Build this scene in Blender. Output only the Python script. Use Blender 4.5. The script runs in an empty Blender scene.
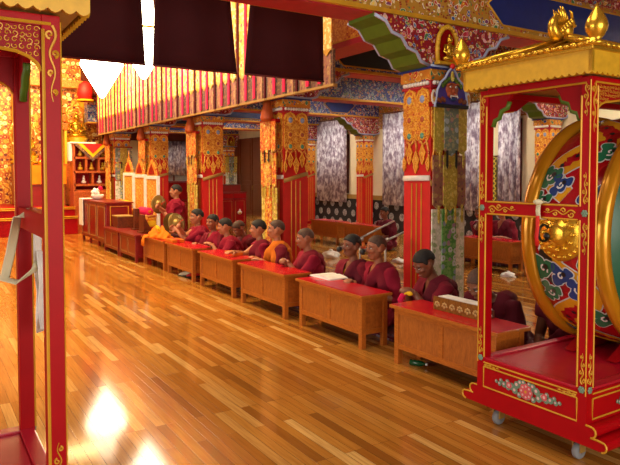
import bpy, bmesh, math, random
from mathutils import Vector, Matrix, Euler, noise
random.seed(7)
PI = math.pi
S = bpy.context.scene
COL = S.collection
R = math.radians

# ------------------------------------------------------------------ helpers
def hexc(h, a=1.0):
    h = h.lstrip('#')
    v = [int(h[i:i+2], 16)/255 for i in (0, 2, 4)]
    return tuple((c/12.92 if c <= .04045 else ((c+.055)/1.055)**2.4) for c in v) + (a,)

def tag(o, label=None, cat=None, group=None, kind=None):
    if label: o['label'] = label
    if cat: o['category'] = cat
    if group: o['group'] = group
    if kind: o['kind'] = kind
    return o

def thing(name, label, cat, loc=(0, 0, 0), rz=0.0, group=None):
    o = bpy.data.objects.new(name, None)
    o.empty_display_size = .1
    COL.objects.link(o)
    o.location = loc
    o.rotation_euler = (0, 0, rz)
    return tag(o, label, cat, group)

def dup(root, loc=None, rz=None, label=None, group=None):
    r = root.copy(); COL.objects.link(r)
    if loc is not None: r.location = loc
    if rz is not None: r.rotation_euler = (0, 0, rz)
    if label: r['label'] = label
    if group: r['group'] = group
    for ch in list(root.children):
        c = ch.copy(); COL.objects.link(c); c.parent = r
        for g in list(ch.children):
            d = g.copy(); COL.objects.link(d); d.parent = c
    return r

class MB:
    def __init__(s):
        s.bm = bmesh.new(); s.mi = 0
    def m(s, i):
        s.mi = i; return s
    def face(s, vs, smooth=False):
        try:
            f = s.bm.faces.new(vs)
        except ValueError:
            return None
        f.material_index = s.mi; f.smooth = smooth
        return f
    def box(s, x0, x1, y0, y1, z0, z1, bev=0.0):
        vs = [s.bm.verts.new((x, y, z)) for x in (x0, x1) for y in (y0, y1) for z in (z0, z1)]
        fs = []
        for q in ((0, 1, 3, 2), (4, 6, 7, 5), (0, 4, 5, 1), (2, 3, 7, 6), (0, 2, 6, 4), (1, 5, 7, 3)):
            fs.append(s.face([vs[i] for i in q]))
        if bev > 0:
            es = list({e for f in fs for e in f.edges})
            r = bmesh.ops.bevel(s.bm, geom=es, offset=bev, segments=2, affect='EDGES', profile=.7)
            for f in r['faces']: f.material_index = s.mi
        return s
    def prism(s, poly, axis, a0, a1, smooth=False):
        def P(p, a):
            if axis == 'x': return (a, p[0], p[1])
            if axis == 'y': return (p[0], a, p[1])
            return (p[0], p[1], a)
        A = [s.bm.verts.new(P(p, a0)) for p in poly]
        B = [s.bm.verts.new(P(p, a1)) for p in poly]
        n = len(poly)
        s.face(A); s.face(B[::-1])
        for i in range(n):
            s.face([A[i], B[i], B[(i+1) % n], A[(i+1) % n]], smooth)
        return s
    def tube(s, pts, r, n=8, cap=True, flat=1.0, up=None):
        """swept tube; r a number or list; flat squeezes the second axis"""
        pts = [Vector(p) for p in pts]
        k = len(pts)
        rs = r if isinstance(r, (list, tuple)) else [r]*k
        u = None; rings = []
        for i in range(k):
            t = (pts[min(i+1, k-1)] - pts[max(i-1, 0)])
            if t.length < 1e-9: t = Vector((0, 0, 1))
            t.normalize()
            if up is not None:
                u = Vector(up); u = u - t*u.dot(t)
                if u.length < 1e-6: u = t.orthogonal()
                u.normalize()
            elif u is None:
                u = t.orthogonal().normalized()
            else:
                u = u - t*u.dot(t)
                if u.length < 1e-6: u = t.orthogonal()
                u.normalize()
            v = t.cross(u)
            rr = rs[i]
            ra, rb = rr if isinstance(rr, (tuple, list)) else (rr*flat, rr)
            rings.append([s.bm.verts.new(pts[i] + u*math.cos(2*PI*j/n)*ra + v*math.sin(2*PI*j/n)*rb) for j in range(n)])
        for i in range(k-1):
            for j in range(n):
                s.face([rings[i][j], rings[i][(j+1) % n], rings[i+1][(j+1) % n], rings[i+1][j]], n > 5)
        if cap:
            s.face(rings[0][::-1]); s.face(rings[-1])
        return s
    def ell(s, c, r, seg=14, ring=9, rot=None):
        c = Vector(c)
        if not isinstance(r, (tuple, list)): r = (r, r, r)
        rot = rot or Matrix.Identity(3)
        P = lambda a, b: s.bm.verts.new(c + rot @ Vector((r[0]*math.sin(a)*math.cos(b), r[1]*math.sin(a)*math.sin(b), r[2]*math.cos(a))))
        top = P(0, 0); bot = P(PI, 0)
        rows = [[P(PI*i/ring, 2*PI*j/seg) for j in range(seg)] for i in range(1, ring)]
        for j in range(seg):
            s.face([top, rows[0][j], rows[0][(j+1) % seg]], True)
            s.face([bot, rows[-1][(j+1) % seg], rows[-1][j]], True)
            for i in range(len(rows)-1):
                s.face([rows[i][j], rows[i+1][j], rows[i+1][(j+1) % seg], rows[i][(j+1) % seg]], True)
        return s
    def lathe(s, prof, c=(0, 0, 0), n=20, rot=None, smooth=True, cap=True):
        c = Vector(c); rot = rot or Matrix.Identity(3)
        rings = []
        for (r, z) in prof:
            rings.append([s.bm.verts.new(c + rot @ Vector((r*math.cos(2*PI*j/n), r*math.sin(2*PI*j/n), z))) for j in range(n)])
        for i in range(len(rings)-1):
            for j in range(n):
                s.face([rings[i][j], rings[i][(j+1) % n], rings[i+1][(j+1) % n], rings[i+1][j]], smooth)
        if cap: s.face(rings[0][::-1]); s.face(rings[-1])
        return s
    def loft(s, rings, cap=True, closed=True):
        V = [[s.bm.verts.new(p) for p in r] for r in rings]
        n = len(V[0])
        for i in range(len(V)-1):
            for j in range(n if closed else n-1):
                s.face([V[i][j], V[i][(j+1) % n], V[i+1][(j+1) % n], V[i+1][j]], True)
        if cap and closed:
            s.face(V[0][::-1]); s.face(V[-1])
        return s
    def mesh(s, name):
        bmesh.ops.recalc_face_normals(s.bm, faces=s.bm.faces[:])
        me = bpy.data.meshes.new(name)
        s.bm.to_mesh(me); s.bm.free()
        return me
    def build(s, name, mats, parent=None):
        me = s.mesh(name)
        for x in (mats if isinstance(mats, (list, tuple)) else [mats]):
            me.materials.append(x)
        o = bpy.data.objects.new(name, me)
        COL.objects.link(o)
        if parent is not None: o.parent = parent
        return o

ROTX = Matrix.Rotation(PI/2, 3, 'X')     # z axis -> -y
ROTY = Matrix.Rotation(-PI/2, 3, 'Y')    # z axis -> -x

# ---------------------------------------------------------------- materials
class NT:
    def __init__(s, name):
        s.mat = bpy.data.materials.new(name); s.mat.use_nodes = True
        s.t = s.mat.node_tree; s.b = s.t.nodes['Principled BSDF']
    def n(s, typ, **kw):
        nd = s.t.nodes.new(typ)
        for k, v in kw.items():
            if k.startswith('i_'):
                nd.inputs[k[2:].replace('_', ' ')].default_value = v
            else: setattr(nd, k, v)
        return nd
    def l(s, a, b): s.t.links.new(a, b)
    def math(s, op, a, b=None, c=None):
        nd = s.n('ShaderNodeMath', operation=op)
        for i, v in enumerate((a, b, c)):
            if v is None: continue
            if isinstance(v, (int, float)): nd.inputs[i].default_value = v
            else: s.l(v, nd.inputs[i])
        return nd.outputs[0]
    def mix(s, f, a, b):
        nd = s.n('ShaderNodeMix', data_type='RGBA')
        for i, v in ((0, f), (6, a), (7, b)):
            if isinstance(v, (int, float)) and i == 0: nd.inputs[0].default_value = v
            elif isinstance(v, str): nd.inputs[i].default_value = hexc(v)
            elif isinstance(v, tuple): nd.inputs[i].default_value = v
            else: s.l(v, nd.inputs[i])
        return nd.outputs[2]
    def ramp(s, f, stops, interp='CONSTANT'):
        nd = s.n('ShaderNodeValToRGB'); cr = nd.color_ramp; cr.interpolation = interp
        while len(cr.elements) < len(stops): cr.elements.new(.5)
        for e, (p, c) in zip(cr.elements, stops):
            e.position = p; e.color = hexc(c) if isinstance(c, str) else c
        s.l(f, nd.inputs[0]); return nd.outputs[0]
    def coords(s, kind='Object', scale=(1, 1, 1), rot=(0, 0, 0), warp=0.0, wscale=3.0):
        tc = s.n('ShaderNodeTexCoord')
        mp = s.n('ShaderNodeMapping'); mp.inputs['Scale'].default_value = scale; mp.inputs['Rotation'].default_value = rot
        s.l(tc.outputs[kind], mp.inputs[0]); out = mp.outputs[0]
        if warp:
            nz = s.n('ShaderNodeTexNoise'); nz.inputs['Scale'].default_value = wscale; nz.inputs['Detail'].default_value = 1
            s.l(out, nz.inputs['Vector'])
            va = s.n('ShaderNodeVectorMath', operation='MULTIPLY_ADD')
            s.l(nz.outputs['Color'], va.inputs[0]); va.inputs[1].default_value = (warp, warp, warp); s.l(out, va.inputs[2])
            out = va.outputs[0]
        return out
    def noise(s, vec, scale, detail=2, out='Fac'):
        nz = s.n('ShaderNodeTexNoise'); nz.inputs['Scale'].default_value = scale; nz.inputs['Detail'].default_value = detail
        s.l(vec, nz.inputs['Vector']); return nz.outputs[out]
    def bump(s, h, strength=.3, dist=.01):
        bp = s.n('ShaderNodeBump'); bp.inputs['Strength'].default_value = strength; bp.inputs['Distance'].default_value = dist
        s.l(h, bp.inputs['Height']); s.l(bp.outputs[0], s.b.inputs['Normal'])
    def fin(s, col=None, rough=.5, metal=0.0, spec=.5, coat=0.0):
        if col is not None:
            if isinstance(col, str): s.b.inputs['Base Color'].default_value = hexc(col)
            else: s.l(col, s.b.inputs['Base Color'])
        s.b.inputs['Roughness'].default_value = rough
        s.b.inputs['Metallic'].default_value = metal
        s.b.inputs['Specular IOR Level'].default_value = spec
        if coat:
            s.b.inputs['Coat Weight'].default_value = coat; s.b.inputs['Coat Roughness'].default_value = .1
        return s.mat

def plain(name, col, rough=.5, metal=0.0, var=.08, scale=9, bump=0.0, coat=0.0, spec=.5):
    t = NT(name); v = t.coords()
    nz = t.noise(v, scale, 4)
    k = hexc(col)
    lo = tuple(c*(1-var*1.6) for c in k[:3]) + (1,); hi = tuple(min(1, c*(1+var)) for c in k[:3]) + (1,)
    c = t.ramp(nz, [(.3, lo), (.7, hi)], 'LINEAR')
    if bump: t.bump(t.noise(v, scale*6, 3), bump, .004)
    return t.fin(c, rough, metal, spec, coat)

def floral(name, base, pal, scale, outline='#f4f0e0', rough=.5, vine='#c9962c', warp=.11, petal=.36, kind='Object', heart='#e8c84a'):
    """painted flowers: coloured cells with pale outlines on a ground crossed by vines"""
    t = NT(name); v = t.coords(kind, warp=warp, wscale=scale*.6)
    vo = t.n('ShaderNodeTexVoronoi'); vo.inputs['Scale'].default_value = scale; vo.inputs['Randomness'].default_value = .8
    t.l(v, vo.inputs['Vector'])
    sep = t.n('ShaderNodeSeparateColor'); t.l(vo.outputs['Color'], sep.inputs[0])
    n = len(pal)
    pc = t.ramp(sep.outputs[0], [(i/n, c) for i, c in enumerate(pal)])
    d = vo.outputs['Distance']
    v2 = t.n('ShaderNodeTexVoronoi'); v2.inputs['Scale'].default_value = scale*2.3; t.l(v, v2.inputs['Vector'])
    s2 = t.n('ShaderNodeSeparateColor'); t.l(v2.outputs['Color'], s2.inputs[0])
    pc2 = t.ramp(s2.outputs[1], [(0, vine), (.3, base)] + [(.45+.55*i/n, c) for i, c in enumerate(pal[1:])])
    ground = t.mix(t.math('LESS_THAN', v2.outputs['Distance'], .4), base, pc2)
    c = t.mix(t.math('LESS_THAN', d, petal+.05), ground, outline)
    c = t.mix(t.math('LESS_THAN', d, petal), c, pc)
    c = t.mix(t.math('LESS_THAN', d, petal*.36), c, heart)
    return t.fin(c, rough)

def relief(name, a, b, c3, scale, rough=.4, metal=.35):
    """gilt carved scrollwork"""
    t = NT(name); v = t.coords(warp=.09, wscale=scale*.5)
    wv = t.n('ShaderNodeTexWave', wave_type='RINGS'); wv.inputs['Scale'].default_value = scale*.5; wv.inputs['Distortion'].default_value = 9; wv.inputs['Detail'].default_value = 2
    t.l(v, wv.inputs['Vector'])
    vo = t.n('ShaderNodeTexVoronoi'); vo.inputs['Scale'].default_value = scale; t.l(v, vo.inputs['Vector'])
    h = t.math('MULTIPLY', wv.outputs['Fac'], t.math('SUBTRACT', 1.0, vo.outputs['Distance']))
    c = t.ramp(h, [(0, c3), (.1, c3), (.22, b), (.4, a), (.9, a)], 'LINEAR')
    t.bump(h, .6, .012)
    return t.fin(c, rough, metal)

def brocade(name, base, spots, scale, thread='#d8b45a', rough=.6):
    t = NT(name); v = t.coords(warp=.03, wscale=scale)
    vo = t.n('ShaderNodeTexVoronoi'); vo.inputs['Scale'].default_value = scale; vo.inputs['Randomness'].default_value = .55
    t.l(v, vo.inputs['Vector'])
    sep = t.n('ShaderNodeSeparateColor'); t.l(vo.outputs['Color'], sep.inputs[0])
    n = len(spots)
    pc = t.ramp(sep.outputs[1], [(i/n, c) for i, c in enumerate(spots)])
    nz = t.noise(v, scale*2.2, 3)
    g = t.mix(t.math('GREATER_THAN', nz, .56), base, thread)
    c = t.mix(t.math('LESS_THAN', vo.outputs['Distance'], .42), g, pc)
    c = t.mix(t.math('LESS_THAN', vo.outputs['Distance'], .15), c, thread)
    return t.fin(c, rough)

def wood(name, c1, c2, scale=(1, 1, 1), rough=.35, fine=26):
    t = NT(name); v = t.coords(scale=scale)
    nz = t.noise(v, fine, 5); n2 = t.noise(v, fine*.3, 2)
    f = t.math('ADD', t.math('MULTIPLY', nz, .65), t.math('MULTIPLY', n2, .35))
    c = t.ramp(f, [(.32, c2), (.62, c1)], 'LINEAR')
    t.bump(nz, .08, .002)
    return t.fin(c, rough, 0, .5)

def floor_mat():
    t = NT('floor_planks')
    g = t.n('ShaderNodeNewGeometry')
    sp = t.n('ShaderNodeSeparateXYZ'); t.l(g.outputs['Position'], sp.inputs[0])
    cb = t.n('ShaderNodeCombineXYZ'); t.l(sp.outputs[1], cb.inputs[0]); t.l(sp.outputs[0], cb.inputs[1])
    def brick(w, h, mortar):
        br = t.n('ShaderNodeTexBrick', offset=.37, offset_frequency=3)
        br.inputs['Scale'].default_value = 1; br.inputs['Brick Width'].default_value = w; br.inputs['Row Height'].default_value = h
        br.inputs['Mortar Size'].default_value = mortar; br.inputs['Mortar Smooth'].default_value = .2
        br.inputs['Color1'].default_value = (0, 0, 0, 1); br.inputs['Color2'].default_value = (1, 1, 1, 1); br.inputs['Mortar'].default_value = (.3, .3, .3, 1)
        t.l(cb.outputs[0], br.inputs['Vector']); return br
    br = brick(.95, .066, .0013)
    tone = t.ramp(br.outputs['Color'], [(0, '#885620'), (.2, '#a46a26'), (.5, '#b0762e'), (.8, '#ba8238'), (1, '#d6ac64')], 'LINEAR')
    st = t.n('ShaderNodeMapping'); st.inputs['Scale'].default_value = (2.2, 45, 1); t.l(cb.outputs[0], st.inputs[0])
    gr = t.noise(st.outputs[0], 1.6, 5)
    c = t.mix(t.math('MULTIPLY', t.ramp(gr, [(.4, (0, 0, 0, 1)), (.75, (1, 1, 1, 1))], 'LINEAR'), .55), tone, '#7d4413')
    c = t.mix(br.outputs['Fac'], c, '#4a2708')
    mot = t.noise(cb.outputs[0], .6, 3)
    rr = t.math('ADD', t.math('MULTIPLY', mot, .10), .055)
    t.l(rr, t.b.inputs['Roughness'])
    bp = t.n('ShaderNodeBump'); bp.inputs['Strength'].default_value = .12; bp.inputs['Distance'].default_value = .002
    t.l(t.math('SUBTRACT', t.math('MULTIPLY', gr, .3), br.outputs['Fac']), bp.inputs['Height']); t.l(bp.outputs[0], t.b.inputs['Normal'])
    m = t.fin(c, .24, 0, .5)
    t.l(rr, t.b.inputs['Roughness'])
    return m

def curtain_mat():
    t = NT('mauve_curtain_print'); v = t.coords(scale=(1, 1, .45), warp=.05, wscale=6)
    n1 = t.noise(v, 13, 3); n2 = t.noise(v, 31, 2)
    f = t.math('ADD', t.math('MULTIPLY', n1, .7), t.math('MULTIPLY', n2, .3))
    c = t.ramp(f, [(.38, '#7c6a80'), (.48, '#a89cae'), (.56, '#dcdae6'), (.72, '#ffffff')], 'LINEAR')
    return t.fin(c, .8)

def lattice_mat(name, a, b, s):
    t = NT(name); tc = t.coords()
    sp = t.n('ShaderNodeSeparateXYZ'); t.l(tc, sp.inputs[0])
    p = t.math('ADD', sp.outputs[1], sp.outputs[2]); q = t.math('SUBTRACT', sp.outputs[1], sp.outputs[2])
    f1 = t.math('LESS_THAN', t.math('FRACT', t.math('MULTIPLY', p, s)), .3)
    f2 = t.math('LESS_THAN', t.math('FRACT', t.math('MULTIPLY', q, s)), .3)
    return t.fin(t.mix(t.math('MAXIMUM', f1, f2), a, b), .6)

def emit(name, col, k):
    t = NT(name)
    t.b.inputs['Base Color'].default_value = hexc(col)
    t.b.inputs['Emission Color'].default_value = hexc(col)
    t.b.inputs['Emission Strength'].default_value = k
    return t.mat

def cloth(name, col, var=.16, rough=.85):
    t = NT(name); v = t.coords()
    nz = t.noise(v, 5, 3); k = hexc(col)
    c = t.ramp(nz, [(.3, tuple(x*(1-var) for x in k[:3])+(1,)), (.7, tuple(min(1, x*(1+var)) for x in k[:3])+(1,))], 'LINEAR')
    t.bump(t.noise(v, 160, 2), .25, .002)
    t.b.inputs['Sheen Weight'].default_value = .25
    t.b.inputs['Sheen Tint'].default_value = k
    return t.fin(c, rough, 0, .25)

M = dict(
    floor=floor_mat(),
    desk=wood('honey_desk_wood', '#b96a22', '#924c14', (6, 1, 6)),
    panel=wood('grained_desk_panel', '#b36722', '#8a4812', (1.5, 8, 1.2), .4),
    redtop=plain('red_table_cover', '#c01420', .22, 0, .05),
    darkred=plain('dark_red_cabinet_lacquer', '#7a120f', .3),
    red=plain('red_lacquer', '#a4040e', .42, 0, .05, spec=.14),
    redpanel=plain('red_panel_lacquer', '#90050e', .45, 0, .05, spec=.14),
    redwrap=plain('red_column_cloth', '#c8140f', .6, 0, .06),
    pinkred=plain('rose_red_paint', '#b02030', .5),
    maroon=cloth('maroon_robe_cloth', '#6e0f22'),
    maroon2=cloth('deep_maroon_shawl_cloth', '#560b1c'),
    crimson=cloth('crimson_robe_cloth', '#860f2a'),
    orangecloth=cloth('orange_cloth', '#e07a12'),
    yellowcloth=cloth('yellow_cloth', '#e0b01c'),
    saffron=cloth('saffron_vest_cloth', '#c86a14'),
    skin=plain('brown_skin', '#9a5c3c', .5, 0, .07, 12),
    skin2=plain('tan_skin', '#b0704a', .5, 0, .07, 12),
    skin3=plain('dark_brown_skin', '#7c4830', .5, 0, .07, 12),
    lip=plain('lip_skin', '#7e3c30', .45),
    eyewhite=plain('eye_white', '#d8d0c4', .3),
    black=plain('black_plastic', '#0c0b0c', .4),
    hair=plain('black_cropped_hair', '#15100e', .75, 0, .2, 60, .3),
    stubble=plain('shaved_scalp_stubble', '#4a3124', .7, 0, .2, 60, .2),
    gold=plain('polished_gold', '#e0b036', .26, .8, .06),
    ochre=plain('gold_paint', '#d2a424', .45, .1, .08, 20),
    yellowline=plain('yellow_gold_line', '#cf9a24', .45, .2),
    tan=plain('tan_trim_paint', '#a8823c', .55),
    green=plain('green_paint', '#4c6a10', .55),
    dgreen=plain('deep_green_drumskin', '#0d5a3c', .4),
    blue=plain('cobalt_blue_paint', '#142a78', .5),
    black_blue=plain('blue_black_paint', '#10121c', .5),  # plaque bar paint; also a beam panel with shade in its colour
    white=plain('white_paint', '#e8e4da', .5),
    paper=plain('white_paper', '#e9e6e0', .7),
    grey=plain('grey_metal', '#9a9a9c', .35, .7),
    rubber=plain('grey_rubber', '#83878b', .6),
    cream=plain('cream_wall_paint', '#e6dab4', .7, 0, .04, 3),
    wallred=plain('dark_red_wall_paint', '#5c1410', .6),
    brownwood=wood('brown_door_wood', '#6a2e12', '#441a0a', (1, 4, 1)),
    altarwood=wood('altar_shelf_wood', '#b05820', '#7c3410', (1, 4, 1), .4),
    dark=cloth('dark_maroon_valance_cloth', '#3a0a0e', .1),
    ceil=plain('ceiling_paint', '#6a2418', .7),
    pink=cloth('magenta_ribbon_cloth', '#e42058'),
    floral_red=floral('painted_floral_on_red', '#8c1226', ['#c84a68', '#3f66a8', '#d8a23a', '#e8b4bc', '#4c7c4a', '#b82038'], 15),
    floral_blue=floral('painted_floral_on_blue', '#243c8c', ['#7fa8c8', '#c8ccd8', '#c86068', '#5a9078', '#d0a848', '#8c98c0'], 14),
    floral_multi=floral('painted_floral_on_gold', '#b0822c', ['#2f56a0', '#b83228', '#3c7c4c', '#d8c48c', '#7c3c6c', '#d06a1c'], 13, vine='#8c2418'),
    lotus=floral('lotus_capital_paint', '#c87a1c', ['#c83020', '#3c7c60', '#3c58a0', '#d88c24'], 11, outline='#f0d078'),
    gilt=brocade('orange_gilt_ground', '#d27e26', ['#b8401c', '#dc942e', '#c86a20', '#e8b04a'], 22, '#ecb44c', .45),
    giltdark=relief('dim_gilt_scrollwork', '#b8862c', '#8c5418', '#6c1c10', 15),
    giltyellow=brocade('yellow_gilt_altar_carving', '#b86a14', ['#fff0b0', '#982010', '#e8a830', '#6c2410', '#f0c050'], 7, '#f0c458', .4),
    brog=brocade('gold_brocade', '#c08c30', ['#b0382c', '#e0c070', '#4c6c50', '#c86a34', '#7c4c6c'], 16),
    hangbright=brocade('bright_gold_brocade', '#e8b048', ['#f8ecc8', '#d86a30', '#f4d888', '#e8c060', '#c85048'], 9, '#fbe6a0'),
    bror=brocade('orange_brocade', '#c8641c', ['#e0b040', '#a82018', '#d8901c', '#e8cc70'], 16),
    brogrey=brocade('grey_green_brocade', '#6f8072', ['#a4b4bc', '#b48c7c', '#d0c890', '#80708c'], 14, '#a0a27c'),
    broyel=brocade('olive_yellow_brocade', '#b8a238', ['#d4c464', '#b87c54', '#dccc70', '#a88c38'], 18, '#d8c058'),
    bropink=brocade('dusty_rose_brocade', '#9a6054', ['#b89060', '#8c6058', '#b09060', '#6c3c40'], 16, '#a08048'),
    brogreen=brocade('green_brocade', '#4c9040', ['#8c9cb4', '#c4c8d0', '#6ca858', '#a07c98'], 14, '#84b060'),
    browhite=brocade('white_brocade', '#d6d6c4', ['#f0ece0', '#9cb080', '#e4e0d8', '#b8c8a0'], 16, '#f0f0e0'),
    brobrown=brocade('umber_brocade', '#5c3c30', ['#7c5c4c', '#8c4048', '#a07848', '#4c3c3c'], 16, '#846444'),
    drum=floral('red_drum_lacquer', '#a01018', ['#8c0c14', '#a81420', '#b01820', '#98101c'], 5, outline='#b01c20', vine='#b42a1c', rough=.22, heart='#a41820'),
    dragon=plain('yellow_dragon_paint', '#d99a1e', .25, 0, .1),
    cloudblue=plain('blue_cloud_paint', '#23407c', .25),
    cloudgreen=plain('green_cloud_paint', '#1f6a4a', .25),
    ink=plain('blue_black_mane_paint', '#12161c', .3),
    outline=plain('pale_outline_paint', '#d6d8d8', .25),
    curtain=curtain_mat(),
    lattice=lattice_mat('yellow_lattice', '#4a4420', '#c8b040', 9),
    medal=plain('grey_medallion_embroidery', '#98908c', .8, 0, .4, 22),
    dado=plain('black_brown_dado_cloth', '#1c1210', .8),
    cushion=brocade('dark_patterned_cushion', '#3c0c18', ['#5c3c4c', '#4c1420', '#6c5c60', '#4c0c1c'], 14, '#6c1c24'),
    brass=plain('dull_brass', '#94783c', .45, .6, .15, 8),
    glow=emit('chandelier_crystal_glow', '#fff0cc', 17.0),
    dimglow=emit('chandelier_crown_glow', '#fff0cc', 7.0),
    lampglow=emit('ceiling_panel_glow', '#fff1dc', 50.0),  # glow of the fill panels added in the aisle
    bottle=plain('green_bottle_plastic', '#0c4a28', .25),
    sash=cloth('cream_scarf_silk', '#cfc9a8', .08, .6),
    pinktop=plain('rose_lacquer_top', '#b3122c', .24, 0, .05, coat=.3),
)
# ------------------------------------------------------------------ setting
WX, WL, FY, BY = 11.1, -7.7, 24.0, -3.2
def struct(name, mb, mats):
    return tag(mb.build(name, mats), kind='structure')

struct('floor', MB().box(WL, WX, BY, FY, -.12, 0), M['floor'])
b = MB()
b.box(4.55, WX, BY, FY, 3.96, 4.1)
b.box(WL, -1.2, BY, FY, 3.96, 4.1)
b.box(-1.35, 4.7, BY, FY, 6.2, 6.35)
b.box(4.55, 4.7, BY, FY, 4.1, 6.2)
b.box(-1.35, -1.2, BY, FY, 4.1, 6.2)
struct('ceiling', b, M['ceil'])

b = MB()                                  # right wall: cream bays, painted frieze above
b.box(WX, WX+.15, BY, FY, 0, 3.96)
struct('wall_right', b, M['cream'])
b = MB(); b.box(WX-.03, WX, BY, 20.3, 2.86, 3.96); struct('trim_1', b, M['floral_multi'])
b = MB(); b.box(WX-.05, WX, BY, 20.3, .86, .99, .01); struct('trim_2', b, M['tan'])
b = MB(); b.box(WX-.06, WX, BY, 20.3, .0, .86)    # dark dado cloth with grey medallions
b.m(1)
k = 0; y = 4.2
while y < 20:
    for z, off in ((.7, 0), (.43, .22), (.16, 0)):
        b.lathe([(.105, 0), (.097, .008)], (WX-.06, y+off, z), 14, ROTY)
    y += .44
struct('baseboard_right', b, [M['dado'], M['medal']])
struct('wall_back', MB().box(WL, WX, FY, FY+.15, 0, 6.2), M['cream'])
b = MB(); b.box(4.7, WX, FY-.03, FY, 2.9, 3.96); struct('trim_3', b, M['wallred'])
struct('wall_front', MB().box(WL, WX, BY-.15, BY, 0, 6.2), M['cream'])
struct('wall_left', MB().box(WL-.15, WL, BY, FY, 0, 6.2), M['wallred'])

# brown panelled doors at the far end of the right wall
for i, y0 in enumerate((20.5, 21.55, 22.6)):
    b = MB(); b.box(WX-.08, WX-.01, y0, y0+1.0, 0, 3.0)
    for z0, z1 in ((.2, 1.2), (1.35, 2.8)):
        b.box(WX-.1, WX-.07, y0+.14, y0+.86, z0, z1, .015)
    d = struct('door_%d' % (i+1), b, M['brownwood'])
    h = MB(); h.tube([(WX-.1, y0+.9, 1.0), (WX-.15, y0+.9, 1.0), (WX-.15, y0+.9, 1.15), (WX-.1, y0+.9, 1.15)], .012)
    h.build('door_handle', M['brass'], d)

# windows behind the curtains (right wall) and on the far wall
def window(n, kind, a0, a1, z0, z1):
    b = MB()
    if kind == 'x':
        for q in ((a0, a0+.07, z0, z1), (a1-.07, a1, z0, z1), (a0, a1, z0, z0+.07), (a0, a1, z1-.07, z1), ((a0+a1)/2-.03, (a0+a1)/2+.03, z0, z1)):
            b.box(WX-.05, WX+.01, *q)
    else:
        for q in ((a0, a0+.07, z0, z1), (a1-.07, a1, z0, z1), (a0, a1, z0, z0+.07), (a0, a1, z1-.07, z1), ((a0+a1)/2-.03, (a0+a1)/2+.03, z0, z1)):
            b.box(q[0], q[1], FY-.05, FY+.01, q[2], q[3])
    w = struct('window_%d' % n, b, M['wallred'])
    g = MB()
    if kind == 'x': g.box(WX-.02, WX+.0, a0+.05, a1-.05, z0+.05, z1-.05)
    else: g.box(a0+.05, a1-.05, FY-.02, FY, z0+.05, z1-.05)
    g.build('pane', M['grey'], w)
WIN = [(15.26, 16.8), (12.5, 13.5), (10.0, 10.4), (8.9, 9.43)]
for i, (a, c) in enumerate(WIN): window(i+1, 'x', a+.03, c-.03, 1.02, 2.8)
window(5, 'y', 8.0, 9.5, 1.2, 2.85)

# ------------------------------------------------------------------ columns
YK = [4.975] + [5.01+3.0*k for k in range(1, 7)]
def face_map(face, h, s2):
    """map (u across, z, d outwards) of a column side to xyz"""
    if face == '-y': return lambda u, z, d: (u, -s2-d, z)
    return lambda u, z, d: (-s2-d, -u, z)

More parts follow.
